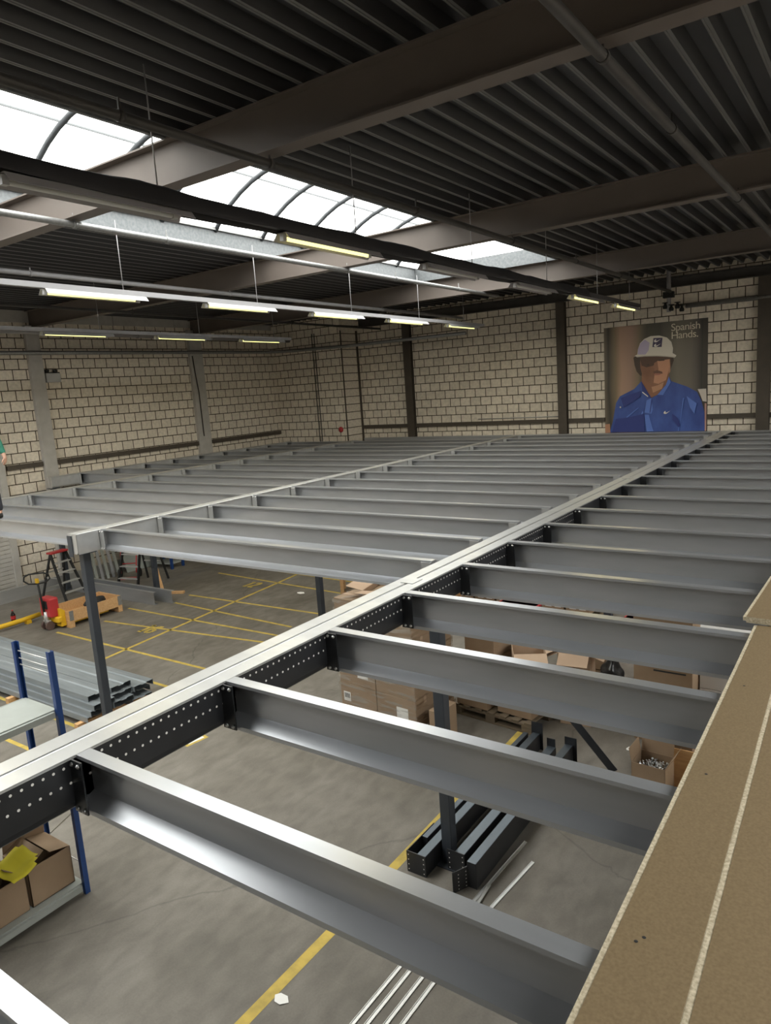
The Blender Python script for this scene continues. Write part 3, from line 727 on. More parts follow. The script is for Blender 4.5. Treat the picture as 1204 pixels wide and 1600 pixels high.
shape('print_fold_shade', [(250,850),(450,780),(440,840),(280,940)], dblue)
shape('print_fold', [(870,830),(960,900),(940,1000),(900,940)], lblue)
shape('print_button', [(240,932),(252,932),(252,946),(240,946)], wht)
def text_mesh(s, size, m, loc, parent, rx=PI/2, rz=0, name='lettering', thin=.0008):
    cu = bpy.data.curves.new(name, 'FONT'); cu.body = s; cu.size = size; cu.extrude = thin; cu.space_character = .93
    o = bpy.data.objects.new(name, cu); C.objects.link(o)
    dg = bpy.context.evaluated_depsgraph_get(); me = bpy.data.meshes.new_from_object(o.evaluated_get(dg))
    bpy.data.objects.remove(o); me.materials.clear(); me.materials.append(m)
    q = link(name, me, parent); q.location = loc; q.rotation_euler = (rx, 0, rz); return q
tx = pc('letter', (.50,.46,.36))
text_mesh('Spanish', .245, tx, (1.67, -.075, 2.99-.235), t)
text_mesh('Hands.', .245, tx, (1.67, -.075, 2.99-.425), t)

# ------------------------------------------------------------------ person on the joists at the left edge
def skin_body(name, verts, edges, rad, m, parent, sub=2, roots=(0,)):
    me = bpy.data.meshes.new(name); me.from_pydata(verts, edges, []); me.materials.append(m)
    bm = bmesh.new(); bm.from_mesh(me); lay = bm.verts.layers.skin.verify()
    for i, v in enumerate(bm.verts):
        r = rad[i]; v[lay].radius = r if isinstance(r, tuple) else (r, r); v[lay].use_root = (i in roots)
    bm.to_mesh(me); bm.free()
    o = bpy.data.objects.new(name, me); C.objects.link(o); o.parent = parent
    md = o.modifiers.new('skin', 'SKIN'); md.use_smooth_shade = True
    sb = o.modifiers.new('sub', 'SUBSURF'); sb.levels = sub; sb.render_levels = sub
    return o
P = thing('person', 'person in green long-sleeved shirt and dark trousers standing on joists at the left edge', 'person', (-11.38, 5.44, MZ), .55)
skinm = mat('skin', (.42,.24,.17), .5)
# x = sideways, -y = front; seen from the camera the left arm hangs in view
V = [(0,0,.95),(0,0,1.10),(0,-.01,1.28),(0,0,1.42),(0,0,1.50),(0,-.015,1.56),(0,-.02,1.66),(0,-.015,1.74),
     (.10,0,.90),(.12,-.03,.50),(.13,.01,.10),(.135,-.04,.045),(.145,-.15,.03),
     (-.10,0,.90),(-.12,-.03,.50),(-.13,.01,.10),(-.135,-.04,.045),(-.145,-.15,.03),
     (.17,0,1.41),(.285,.0,1.16),(.38,-.05,.95),(.402,-.07,.89),
     (-.17,0,1.41),(-.225,.0,1.15),(-.25,-.05,.92),(-.252,-.07,.86)]
E_ = [(0,1),(1,2),(2,3),(3,4),(4,5),(5,6),(6,7),(0,8),(8,9),(9,10),(10,11),(11,12),(0,13),(13,14),(14,15),(15,16),(16,17),(3,18),(18,19),(19,20),(20,21),(3,22),(22,23),(23,24),(24,25)]
Rr = [(.15,.10),(.135,.09),(.16,.105),(.12,.08),.055,(.070,.08),(.078,.095),(.055,.07),.09,.058,.042,.04,.032,.09,.058,.042,.04,.032,.055,.043,.03,(.038,.018),.055,.043,.03,(.038,.018)]
roots = [0]
def chain(pts, rr):
    n = len(V); V.extend(pts); Rr.extend(rr); roots.append(n)
    for i in range(len(pts)-1): E_.append((n+i, n+i+1))
for s in (1,-1):        # fingers and thumbs rooted inside the palms, ears
    for dx, ln in ((-.026,.070),(-.009,.080),(.009,.076),(.026,.062)):
        bx, by, bz = (.402 if s > 0 else -.252), -.072+dx, (.892 if s > 0 else .862)
        chain([(bx,by,bz+.02),(bx-s*.004,by-.002,bz-ln*.35),(bx-s*.014,by-.006,bz-ln*.7),(bx-s*.030,by-.008,bz-ln)], [.0095,.009,.0085,.007])
    ox = .15 if s > 0 else 0
    chain([(s*.245+ox,-.095,.885+ox*.2),(s*.236+ox,-.125,.850+ox*.2),(s*.230+ox,-.135,.820+ox*.2)], [.011,.010,.008])
    chain([(s*.076,-.01,1.64),(s*.083,-.005,1.67)], [.014,.016])
chain([(0,-.095,1.665),(0,-.116,1.635)], [.010,.014])
body = skin_body('body', V, E_, Rr, skinm, P, 2, roots)
green = noisy('green_shirt_cloth', (.015,.12,.08), (.03,.18,.12), 12, .85); trou = noisy('dark_trouser_cloth', (.02,.022,.03), (.035,.035,.045), 12, .9)
skin_body('shirt', [V[0],V[1],V[2],V[3],(0,0,1.47),V[18],V[19],(.37,-.045,.975),V[22],V[23],(-.247,-.045,.945)], [(0,1),(1,2),(2,3),(3,4),(3,5),(5,6),(6,7),(3,8),(8,9),(9,10)],
          [(.17,.12),(.155,.108),(.178,.122),(.138,.10),.066,.068,.056,.043,.068,.056,.043], green, P)
skin_body('trousers', [(0,0,1.0),V[0],V[8],V[9],(.13,.01,.09),V[13],V[14],(-.13,.01,.09)], [(0,1),(1,2),(2,3),(3,4),(1,5),(5,6),(6,7)], [(.155,.11),(.168,.118),.102,.075,.062,.102,.075,.062], trou, P)
for s in (1,-1):
    bm = BM(); add_lathe(bm, [(0,0),(.045,0),(.05,.03),(.045,.07),(0,.08)], (0,0,0), 12)
    for v in bm.verts: v.co.y = v.co.y*2.5
    bm.transform(Matrix.Translation((s*.14,-.08,0))); obj('shoe', bm, M['rubber'], P)
    bm = BM(); bmesh.ops.create_uvsphere(bm, u_segments=10, v_segments=6, radius=.012); bm.transform(Matrix.Translation((s*.032,-.105,1.665))); obj('eye', bm, M['white'], body)
bm = BM(); add_box(bm, -.024,.024,-.112,-.10,1.598,1.606); obj('mouth', bm, mat('lips', (.30,.10,.09), .5), body)
bm = BM(); bmesh.ops.create_uvsphere(bm, u_segments=20, v_segments=12, radius=.105)
bmesh.ops.delete(bm, geom=[v for v in bm.verts if v.co.z < -.02 and v.co.y < .02], context='VERTS'); bm.transform(Matrix.Translation((0,.0,1.70)) @ Matrix.Diagonal((.88,1.05,.95,1)))
obj('hair', bm, mat('dark_hair', (.02,.014,.01), .8), body)
# ------------------------------------------------------------------ blue shelving rack at the lower left
t = thing('shelving_rack', 'blue shelving rack with grey shelves below the platform at the left edge', 'shelf', (-6.16, 2.2, 0))
def rack_part(name, bm, m):
    bm.transform(Matrix.Translation((6.16, -2.2, 0))); return obj(name, bm, m, t)
for x in (-5.88, -6.45):
    for y in (3.10, 1.25):
        bm = BM(); prof = thick([(-.021,.021),(.021,.021),(.021,-.021),(-.021,-.021)], .006) if x > -6 else thick([(.021,.021),(-.021,.021),(-.021,-.021),(.021,-.021)], .006)
        add_prof(bm, prof, lambda s, u, v: (x+u, y+v, s), 0, 2.34); rack_part('post', bm, M['blue'])
for y in (3.10, 1.25):
    for z in (2.26, 2.19, 2.13, .3):
        bm = BM(); add_tube(bm, [(-6.42,y,z),(-5.91,y,z)], .006, 5); rack_part('side_wire', bm, M['alu'])
    bm = BM(); add_bar(bm, (-6.42,y,.4), (-5.91,y,.8), .03, .003); rack_part('brace', bm, M['alu'])
for z in (.10, .95, 1.80):
    bm = BM(); add_box(bm, -6.42, -5.91, 1.22, 3.10, z-.004, z+.004)
    for x in (-6.425, -5.905): add_box(bm, x-.006, x+.006, 1.24, 3.08, z-.05, z+.006)
    rack_part('shelf_panel', bm, M['shelf'])
    bm = BM(); add_box(bm, -5.897, -5.870, 1.28, 3.06, z-.06, z-.005); rack_part('shelf_beam', bm, M['shelf'])

# ------------------------------------------------------------------ cartons
def carton(label, loc, size, rz=0, m='card', group=None, flaps=None, tape=True, labels=(), cat='box', fl_m=None, fill=None, name='carton'):
    sx, sy, sz = size; t = thing(name, label, cat, loc, rz, group)
    bm = BM(); th = .006
    if flaps is None:
        add_box(bm, -sx/2, sx/2, -sy/2, sy/2, 0, sz)
        o = obj('box_body', bm, M[m], t); bevel(o, .006)
        if tape:
            bm = BM(); add_box(bm, -sx/2-.001, sx/2+.001, -.025, .025, sz+.0002, sz+.0012)
            for s in (-1,1): add_box(bm, s*sx/2-.001 if s < 0 else sx/2, -sx/2 if s < 0 else sx/2+.001, -.025, .025, sz-.09, sz)
            obj('tape', bm, M['card2'] if m == 'card' else M['card'], t)
    else:
        for a in ((-sx/2,sx/2,-sy/2,-sy/2+th),(-sx/2,sx/2,sy/2-th,sy/2),(-sx/2,-sx/2+th,-sy/2,sy/2),(sx/2-th,sx/2,-sy/2,sy/2)): add_box(bm, *a, 0, sz)
        add_box(bm, -sx/2, sx/2, -sy/2, sy/2, 0, th)
        obj('box_body', bm, M[m], t)
        for side, ang in flaps.items():
            ln = (sx if side in 'NS' else sy); wd = min(sx, sy)/2*.96
            bm = BM(); add_box(bm, -ln/2+.004, ln/2-.004, 0, wd, -.002, .002)
            # hinge along the rim; ang is measured from lying outwards (0) to straight up (90)
            R0 = Matrix.Rotation(math.radians(ang), 4, 'X')
            Rz = {'N': 0, 'W': PI/2, 'S': PI, 'E': -PI/2}[side]; off = {'N': (0,sy/2), 'S': (0,-sy/2), 'E': (sx/2,0), 'W': (-sx/2,0)}[side]
            bm.transform(Matrix.Translation((off[0], off[1], sz)) @ Matrix.Rotation(Rz, 4, 'Z') @ R0)
            obj('flap', bm, M[fl_m or m], t)
        bm = BM(); add_box(bm, -sx/2+.01, sx/2-.01, -sy/2+.01, sy/2-.01, .008, sz*(fill or .3)); obj('inner_shadow_card', bm, M['card_in'], t) if fill is None else bm.free()
    for (side, u, z, w_, h_, bars) in labels:
        bm = BM()
        if side == 'S': add_box(bm, u-w_/2, u+w_/2, -sy/2-.002, -sy/2-.0004, z, z+h_)
        elif side == 'E': add_box(bm, sx/2+.0004, sx/2+.002, u-w_/2, u+w_/2, z, z+h_)
        lo = obj('paper_label', bm, M['label'], t)
        if bars:
            bm = BM()
            for k in range(6):
                uu = u - w_*.34 + k*w_*.13; ww = w_*(.05 if k % 2 else .03)
                if side == 'S': add_box(bm, uu-ww, uu+ww, -sy/2-.003, -sy/2-.0021, z+h_*.35, z+h_*.85)
                else: add_box(bm, sx/2+.0021, sx/2+.003, uu-ww, uu+ww, z+h_*.35, z+h_*.85)
            obj('bar_code', bm, M['ink'], lo)
    return t
# on the rack's lower shelf: two open cartons and a yellow sheet
zs = .105
carton('open brown carton at the right end of the lowest rack shelf', (-6.19, 2.86, zs), (.42, .40, .36), 0, 'card', 'cartons on the rack', {'W': 100, 'S': 150, 'N': 165})
carton('open brown carton left of the yellow paper on the lowest rack shelf', (-6.19, 2.42, zs), (.42, .42, .34), 0.02, 'card', 'cartons on the rack', {'W': 95, 'S': 160, 'N': 140})
carton('brown carton at the left end of the lowest rack shelf, cut by the picture edge', (-6.19, 1.95, zs), (.42, .44, .35), 0, 'card', 'cartons on the rack', {'W': 10, 'N': 150})
bm = BM(); n = 8; G = [[bm.verts.new((-.14+.28*i/n, -.17+.34*j/n, .012*math.sin(i*1.1)+.018*math.cos(j*.9))) for j in range(n+1)] for i in range(n+1)]
for i in range(n):
    for j in range(n):
        if (i+j) > 12 or (i == 0 and j == 7): continue
        f = bm.faces.new((G[i][j],G[i+1][j],G[i+1][j+1],G[i][j+1])); f.smooth = True
o = obj('yellow_paper', bm, M['yelpaper'], None, (-6.02, 2.60, .55)); o.rotation_euler = (.05,.35,.3); tag(o, 'crumpled yellow paper sheet on the cartons in the blue rack', 'paper')
sm = o.modifiers.new('s','SOLIDIFY'); sm.thickness = .002

# ------------------------------------------------------------------ pallets and goods under the platform
def pallet(label, loc, sx, sy, rz=0, m='wood_old', group='wooden pallets'):
    t = thing('wooden_pallet', label, 'pallet', loc, rz, group)
    for k in range(7):
        bm = BM(); x = -sx/2 + .05 + k*(sx-.1)/6; add_box(bm, x-.05, x+.05, -sy/2, sy/2, .122, .144); obj('deck_board', bm, M[m], t)
    for y in (-sy/2+.05, 0, sy/2-.05):
        bm = BM(); add_box(bm, -sx/2, sx/2, y-.05, y+.05, .10, .121); obj('stringer_board', bm, M[m], t)
        for x in (-sx/2+.07, 0, sx/2-.07):
            bm = BM(); add_box(bm, x-.07, x+.07, y-.05, y+.05, .022, .0995); obj('block', bm, M[m], t)
        bm = BM(); add_box(bm, -sx/2, sx/2, y-.05, y+.05, 0, .0215); obj('bottom_board', bm, M[m], t)
    return t
pallet('pallet under the film-wrapped cartons behind the perforated girder', (-5.26, 7.36, 0), 1.28, .88, -.07)
wrapg = 'film-wrapped cartons on one pallet'
lay = ['bottom', 'second', 'third', 'top']
for k in range(4):
    for i in range(2):
        for j in range(2):
            x, y = -.315+.63*i, -.215+.43*j
            c_, s_ = math.cos(-.07), math.sin(-.07)
            lbs = [('S', -.2+.28*i, .14+.04*k % .1, .12, .13, True)] if (j == 0 and (k+i) % 2 == 0) else ([('S', .1, .12, .18, .14, False)] if j == 0 else [])
            carton('wrapped brown carton, %s layer, %s %s corner of the pallet load' % (lay[k], 'front' if j == 0 else 'rear', 'left' if i == 0 else 'right'),
                   (-5.26+x*c_-y*s_, 7.36+x*s_+y*c_, .146+k*.392), (.62, .42, .39), -.07, 'card', wrapg, labels=lbs)
bm = BM(); add_box(bm, -.645,.645,-.435,.435,.150,1.722)
o = obj('stretch_film', bm, M['wrap'], None, (-5.26, 7.36, 0)); o.rotation_euler = (0,0,-.07); tag(o, 'clear stretch film wrapped around the pallet of brown cartons', 'plastic film')
carton('large pale open carton with ragged flaps on top of the wrapped load', (-5.30, 7.36, 1.726), (.50,.50,.10), .2, 'card2', None, {'S': 8, 'N': 25, 'E': 15, 'W': 12})
# wooden crates with dark openings further back
for i, (x, y, z) in enumerate(((-8.35,10.9,0), (-7.55,10.85,0), (-6.75,10.8,0))):
    t = thing('wooden_crate', 'tall open wooden crate with dark inside, %s from the left behind the pale carton' % ORD[i], 'crate', (x, y, z), .05, 'open wooden crates')
    for a in (-.36,.36):
        for b in (-.3,.3):
            bm = BM(); add_box(bm, a-.04,a+.04,b-.04,b+.04,0,1.05); obj('corner_post', bm, M['wood'], t)
    for z_ in (.02,.5,.98):
        bm = BM(); add_box(bm, -.32,.32,-.32,.32,z_,z_+.03); obj('tray', bm, M['wood_old'], t)
    bm = BM(); add_box(bm, -.32,.32,.30,.32,.05,.98); obj('back_panel', bm, M['rubber'], t)
# dark pallet with large cartons next to the wrapped load
pallet('dark weathered pallet beside the yellow floor line', (-4.04, 8.25, 0), 1.2, 1.0, -.10)
for lb, x, y, z, sx, sy, sz, rz in [
   ('large brown carton with a tall white label on the dark pallet', -4.34, 8.15, .147, .48, .7, .62, -.1),
   ('brown carton at the right end of the dark pallet', -3.74, 8.12, .147, .50, .62, .48, -.1),
   ('brown carton stacked on the large labelled carton', -4.34, 8.3, .768, .46, .5, .34, -.1)]:
    carton(lb, (x,y,z), (sx,sy,sz), rz, 'card', 'cartons on the dark pallet', labels=[('S', -.14, .25, .12, .3, False)] if 'tall' in lb else [])
carton('small brown carton leaning between the steel column and the dark pallet', (-4.40, 7.1, 0), (.16,.36,.45), -.1, 'card')
carton('folded open pale carton right of the stacked brown ones', (-3.72, 8.2, .628), (.42,.40,.30), .5, 'card2', None, {'S': -20, 'N': -25, 'E': 20})
carton('open tan carton with a red stripe near the white labelled boxes', (-3.14, 8.38, .0), (.38,.38,.95), .15, 'card2', None, {'W': -25, 'E': -20, 'S': -35})
for i, (x, z) in enumerate(((-3.55,.36),(-3.18,.36),(-3.55,0),(-3.18,0))):
    carton('brown carton with white printed labels, %s of the block beside the black bin bags' % ['upper left','upper right','lower left','lower right'][i], (x-.02, 9.40, z), (.34,.4,.35), 0, 'card', 'labelled cartons', labels=[('S', -.06, .15, .10, .13, True),('S', .08, .15, .10, .13, True)])
for i in range(7):
    x = -7.2+.46*i
    carton('small brown carton with white label low in the far row, %s from the left' % ORD[i], (x, 12.1, .146), (.42,.4,.30), 0, 'card', 'far row of labelled cartons', labels=[('S', -.08, .1, .12, .12, True),('S', .1, .1, .12, .12, False)])
for i in range(2): pallet('pallet carrying the far row of labelled cartons, %s one' % ('left' if i == 0 else 'right'), (-6.5+1.7*i, 12.1, 0), 1.6, .9)
for i, (x, y, w_, h_, c_) in enumerate([(-5.6,14.2,.9,1.1,'card'),(-4.6,14.2,.8,.9,'card2'),(-3.7,14.0,.7,1.3,'card'),(-2.6,13.8,.8,1.0,'card'),(-1.6,13.7,.8,1.2,'card2'),(-6.7,14.3,.9,1.3,'card')]):
    carton('large carton deep under the platform, %s of the far group' % ORD[i], (x,y,0), (w_,.8,h_), 0, c_, 'large cartons deep under the platform')
for i, (x, c_) in enumerate(((-5.2,'red'),(-3.0,'red'),(-2.0,'blue'))):
    bm = BM(); add_box(bm, -.35,.35,-.25,.25,0,.5); add_box(bm, -.37,.37,-.27,.27,.46,.5)
    o = obj('stacking_bin', bm, M[c_], None, (x, 11.0, 0)); bevel(o, .01); tag(o, ['red plastic bin deep under the joists, left one','red plastic bin deep under the joists, right one','blue plastic bin deep under the joists'][i], 'bin')
# black bags, an orange bottle, blue bag
def blob(name, lb, cat, loc, r, m, seed=0):
    bm = BM(); bmesh.ops.create_icosphere(bm, subdivisions=4, radius=1)
    rr = random.Random(seed); ph = [rr.random()*6 for _ in range(6)]
    for v in bm.verts:
        d = 1 + .10*math.sin(v.co.x*5+ph[0]) + .08*math.sin(v.co.y*6+ph[1]+v.co.z*3) + .05*math.sin(v.co.z*9+ph[2])
        v.co = Vector((v.co.x*r[0]*d, v.co.y*r[1]*d, max(-.9, v.co.z)*r[2]*d + r[2]*.9))
    for f in bm.faces: f.smooth = True
    zmin = min(v.co.z for v in bm.verts)
    for v in bm.verts: v.co.z -= zmin
    o = obj(name, bm, m, None, loc); return tag(o, lb, cat)
bag = mat('shiny_black_bag', (.012,.012,.013), .3)
blob('bin_bag', 'black plastic bin bag in the gap right of the labelled cartons', 'bag', (-2.93, 9.12, 0), (.16,.16,.28), bag, 1)
blob('bin_bag', 'second black bag just left of the large upright brown carton', 'bag', (-2.50, 9.05, 0), (.13,.14,.27), bag, 2)
t = thing('spray_bottle', 'slim bottle with an orange label between the two black bags', 'bottle', (-2.70, 8.95, 0))
bm = BM(); add_lathe(bm, [(0,0),(.04,0),(.042,.02),(.042,.26),(.02,.32),(.02,.36),(0,.36)]); obj('bottle_body', bm, M['shelf'], t)
bm = BM(); add_lathe(bm, [(.0428,.04),(.0428,.2)]); obj('bottle_label', bm, mat('orange_label', (.5,.14,.02), .5), t)
bm = BM(); add_lathe(bm, [(.023,.361),(.023,.40),(0,.40)]); obj('cap', bm, M['ink'], t)
# tall brown carton and white cartons
t = carton('tall upright brown carton with a long slot, below the right end of the joists', (-2.05, 8.4, 0), (.66,.4,1.58), 0, 'card', None, tape=False, name='tall_carton')
bm = BM(); add_box(bm, -.1,.26,-.203,-.2005,.905,.925); obj('slot', bm, M['ink'], t)
for i in range(4): carton('white flat carton right of the tall brown carton, %s from the bottom' % ORD[i], (-1.28, 8.75, i*.22), (.85,.5,.215), 0, 'whitecard', 'stacked white cartons', tape=False)
bm = BM(); add_box(bm, -.5,.5,-.3,.3,0,.03); o = obj('white_panel', bm, M['whitecard'], None, (-1.62, 9.5, 1.08)); tag(o, 'thin white panel lying on the tall steel trestle behind the white cartons', 'panel')
t = thing('steel_trestle', 'steel trestle carrying the thin white panel', 'trestle', (-1.62, 9.5, 0))
for sx in (-.45,.45):
    for sy in (-.22,.22):
        bm = BM(); add_bar(bm, (sx,sy,0), (sx*.95,sy*.7,1.06), .03, .03); obj('leg', bm, M['anth'], t)
bm = BM(); add_box(bm, -.47,.47,-.2,.2,1.05,1.079); obj('top_frame', bm, M['anth'], t)
# open carton of bolts, wooden crate, yellow bin
t = carton('open brown carton full of loose bolts on the floor at right', (-1.86, 7.05, 0), (.34,.30,.42), -.05, 'card', None, {'N': 75, 'W': 80, 'E': 60}, fill=.5, name='bolt_carton')
bm = BM(); add_box(bm, -.16,.16,-.14,.14,.01,.30); obj('paper_fill', bm, M['card_in'], t)
rr = random.Random(2)
bmb = BM(); add_tube(bmb, [(0,-.03,0),(0,.025,0)], .006, 6); add_tube(bmb, [(0,.025,0),(0,.036,0)], .012, 6); meb = mesh('loose_bolt', bmb, M['bolt'])
for k in range(70):
    o = link('loose_bolt', meb); o.location = (-1.86+rr.uniform(-.13,.13), 7.05+rr.uniform(-.11,.11), .31+rr.random()*.05); o.rotation_euler = (rr.random()*6, rr.random()*.6, rr.random()*6)
    tag(o, 'loose zinc bolt in the open brown carton on the floor', 'bolt', 'loose bolts in the carton')
t = thing('wooden_box', 'low wooden crate behind the carton of bolts', 'crate', (-1.50, 7.56, 0))
for i,(a,b,c_,d) in enumerate(((-.42,.42,-.22,-.20),(-.42,.42,.20,.22),(-.42,-.40,-.20,.20),(.40,.42,-.20,.20))):
    bm = BM(); add_box(bm, a,b,c_,d,0,.44); obj('side_board', bm, M['wood'], t)
bm = BM(); add_box(bm, -.40,.40,-.20,.20,0,.02); obj('bottom_board', bm, M['wood'], t)
carton('open brown carton with its flap up, inside the low wooden crate', (-1.72, 7.56, .025), (.3,.32,.42), .1, 'card', None, {'S': 70, 'E': 85, 'N': 60})
t = thing('yellow_bin', 'bright yellow open-fronted storage bin beside the carton of bolts', 'bin', (-1.40, 7.05, 0), .1)
bm = BM(); 
for a in ((-.13,.13,.13,.138,0,.3),(-.138,-.13,-.14,.138,0,.28),(.13,.138,-.14,.138,0,.28),(-.13,.13,-.148,-.14,0,.16)): add_box(bm, *a)
add_box(bm, -.13,.13,-.14,.13,0,.008); obj('bin_shell', bm, M['yel'], t)

# ------------------------------------------------------------------ black beams lying beside the floor line
def black_beam(label, x, y0, y1, wd=.10, h=.13, plate0=None, plate1=None, grp='black beams on the floor'):
    t = thing('black_beam', label, 'beam', (x, y0, 0), 0, grp)
    ln = y1-y0
    bm = BM()
    prof = [(-wd/2,h),(wd/2,h),(wd/2,.0),(wd/2-.03,.0),(wd/2-.03,.006),(wd/2-.006,.006),(wd/2-.006,h-.006),(-wd/2,h-.006)]
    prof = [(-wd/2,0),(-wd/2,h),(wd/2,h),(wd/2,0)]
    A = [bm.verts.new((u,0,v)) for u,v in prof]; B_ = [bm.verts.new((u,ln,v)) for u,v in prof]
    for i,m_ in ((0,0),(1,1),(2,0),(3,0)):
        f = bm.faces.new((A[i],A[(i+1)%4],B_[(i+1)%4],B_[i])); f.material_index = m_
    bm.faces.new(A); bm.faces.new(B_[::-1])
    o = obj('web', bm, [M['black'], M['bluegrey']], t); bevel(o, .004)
    for pl, yy in ((plate0, -.008), (plate1, ln)):
        if not pl: continue
        a, b, hh = pl
        bm = BM(); add_box(bm, a, b, yy, yy+.008, 0, hh); p = obj('end_plate', bm, M['black'], t)
        bm = BM()
        for sx in (a+.02, b-.02):
            for k in range(4):
                c = (sx, yy-.0008 if yy < 0 else yy+.0088, hh*(.15+.23*k)); 
                vs = [bm.verts.new((c[0]+.006*math.cos(q*PI/4), c[1], c[2]+.006*math.sin(q*PI/4))) for q in range(8)]; bm.faces.new(vs)
        obj('hole_pattern', bm, M['hole'], p)
    return t
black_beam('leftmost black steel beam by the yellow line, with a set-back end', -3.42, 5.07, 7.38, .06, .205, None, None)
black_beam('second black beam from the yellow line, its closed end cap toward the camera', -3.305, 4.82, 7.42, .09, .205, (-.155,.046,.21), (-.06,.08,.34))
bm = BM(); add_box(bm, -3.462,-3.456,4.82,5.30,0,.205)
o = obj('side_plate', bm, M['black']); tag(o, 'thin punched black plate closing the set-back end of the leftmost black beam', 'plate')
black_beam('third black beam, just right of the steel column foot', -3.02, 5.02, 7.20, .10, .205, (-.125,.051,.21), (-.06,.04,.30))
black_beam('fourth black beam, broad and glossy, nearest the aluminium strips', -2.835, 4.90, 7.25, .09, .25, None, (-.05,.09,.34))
t = thing('punched_bracket', 'black punched steel plate set at an angle before the fourth black beam', 'bracket', (-2.95, 4.76, 0), -.45)
bm = BM(); add_box(bm, -.004,.004,0,.23,0,.20); pl = obj('plate', bm, M['black'], t); bm = BM()
for k in range(5):
    for yy in (.06,.14):
        for sgn in (-.0048,.0048):
            vs = [bm.verts.new((sgn, yy+.006*math.cos(q*PI/4), .02+.035*k+.006*math.sin(q*PI/4))) for q in range(8)]; bm.faces.new(vs)
obj('hole_pattern', bm, M['hole'], pl)
# diagonal flat bar
t = thing('flat_bar', 'blue-grey flat steel bar leaning diagonally over the far ends of the black beams', 'steel bar', (-2.35, 7.33, 0))
bm = BM(); add_bar(bm, (0,0,.01), (-.50,-.35,.90), .085, .006, up=(.35,-1,0)); obj('bar', bm, M['anth'], t)
# small carton of fittings by the bar
carton('small open carton with yellow packaging at the foot of the flat bar', (-2.60, 6.55, 0), (.30,.22,.16), .2, 'card', None, {'N': 70, 'E': 20})
# aluminium strips
for i, (p, q) in enumerate([((-2.93,2.3),(-2.90,4.15)), ((-2.84,2.2),(-2.815,4.2)), ((-2.73,2.1),(-2.70,4.18)), ((-2.63,2.2),(-2.60,4.2)), ((-2.76,4.55),(-2.695,5.72)), ((-2.68,4.4),(-2.72,5.0)), ((-2.63,4.3),(-2.515,5.48))]):
    lb = ['leftmost of the four parallel aluminium strips at the bottom','second of the four parallel aluminium strips at the bottom','third of the four parallel aluminium strips at the bottom','rightmost of the four parallel aluminium strips at the bottom',
          'aluminium strip lying along the nearest black beam','short aluminium strip crossing the one along the black beam','aluminium strip lying alone furthest right on the concrete'][i]
    bm = BM(); a = Vector((*p,0)); b_ = Vector((*q,0)); d = b_-a
    add_bar(bm, (0,0,.004+.009*(i == 5)), (d.x,d.y,.004+.009*(i == 5)), .030, .008); add_bar(bm, (-.012,0,.010+.009*(i == 5)), (d.x-.012,d.y,.010+.009*(i == 5)), .004, .006)
    tag(obj('aluminium_strip', bm, M['alu'], None, a), lb, 'strip', 'aluminium strips on the floor')
# scraps of paper
for i, (x, y, s, lb) in enumerate([(-3.50,3.16,.065,'torn cream paper scrap beside the yellow floor line'), (-2.33,7.9,.08,'white paper scrap on the floor right of the flat bar'), (-10.6,11.4,.10,'small white scrap on the far lined floor'), (-9.4,12.1,.08,'tiny white scrap near the second silver-girder column'),(-8.95,9.6,.06,'tiny pale scrap on the lined floor near the cartons')]):
    bm = BM(); r_ = random.Random(i); vs = [bm.verts.new((s*math.cos(a_)*(.7+.5*r_.random()), s*math.sin(a_)*(.5+.4*r_.random()), .004+.004*r_.random())) for a_ in [q*PI/3 for q in range(6)]]; bm.faces.new(vs)
    o = obj('paper_scrap', bm, M['label'], None, (x,y,0)); sm = o.modifiers.new('s','SOLIDIFY'); sm.thickness = .001; tag(o, lb, 'paper')

# ------------------------------------------------------------------ stacked galvanised channels
def lying_channel(label, a, b, depth=.25, lip=.07, up=False, grp=None, z=0, flip=1, m='galv'):
    """a channel lying on the floor, web flat (up=False) or standing on edge"""
    a = Vector((*a, z)); b = Vector((*b, z)); d = b-a; ln = d.length; rz = math.atan2(d.y, d.x)
    bm = BM()
    if up: line = [(-lip*flip,.02),(-lip*flip,.002),(0,.002),(0,depth),(-lip*flip,depth),(-lip*flip,depth-.018)]
    else: line = [(-depth/2+.018,lip),(-depth/2,lip),(-depth/2,.002),(-.02-depth*.1,.002),(-depth*.1,.014),(depth*.1,.014),(.02+depth*.1,.002),(depth/2,.002),(depth/2,lip),(depth/2-.018,lip)]
    add_prof(bm, thick(line, .004), lambda s, u, v: (s, u, v), 0, ln)
    o = obj('steel_channel', bm, M[m], None, a); o.rotation_euler = (0,0,rz); tag(o, label, 'channel', grp); return o
g = 'galvanised channels stacked on timber at left'
lv = ['lower', 'middle', 'upper']
def inverted_channel(label, a, b, depth, z, grp):
    a = Vector((*a, z)); b = Vector((*b, z)); d = b-a; ln = d.length
    line = [(-depth/2+.016,-.075),(-depth/2,-.075),(-depth/2,0),(-.055,0),(-.035,-.014),(.035,-.014),(.055,0),(depth/2,0),(depth/2,-.075),(depth/2-.016,-.075)]
    bm = BM(); add_prof(bm, thick(line, .004), lambda s, u, v: (s, u, v), 0, ln)
    o = obj('steel_channel', bm, M['galv_dull'], None, a); o.rotation_euler = (0,0,math.atan2(d.y, d.x)); tag(o, label, 'channel', grp)
for k in range(4):
    for j in range(3 if k < 3 else 2):
        y = 5.24 + .34*j + .035*k
        inverted_channel('long grey channel in the big floor stack, %s layer, %s from the camera' % (['bottom','second','third','top'][k], ORD[j]), (-13.6-.1*k, y), (-8.90 + .04*((j+k) % 3) - .10*(k == 3), y), .325, .172+.083*k, g)
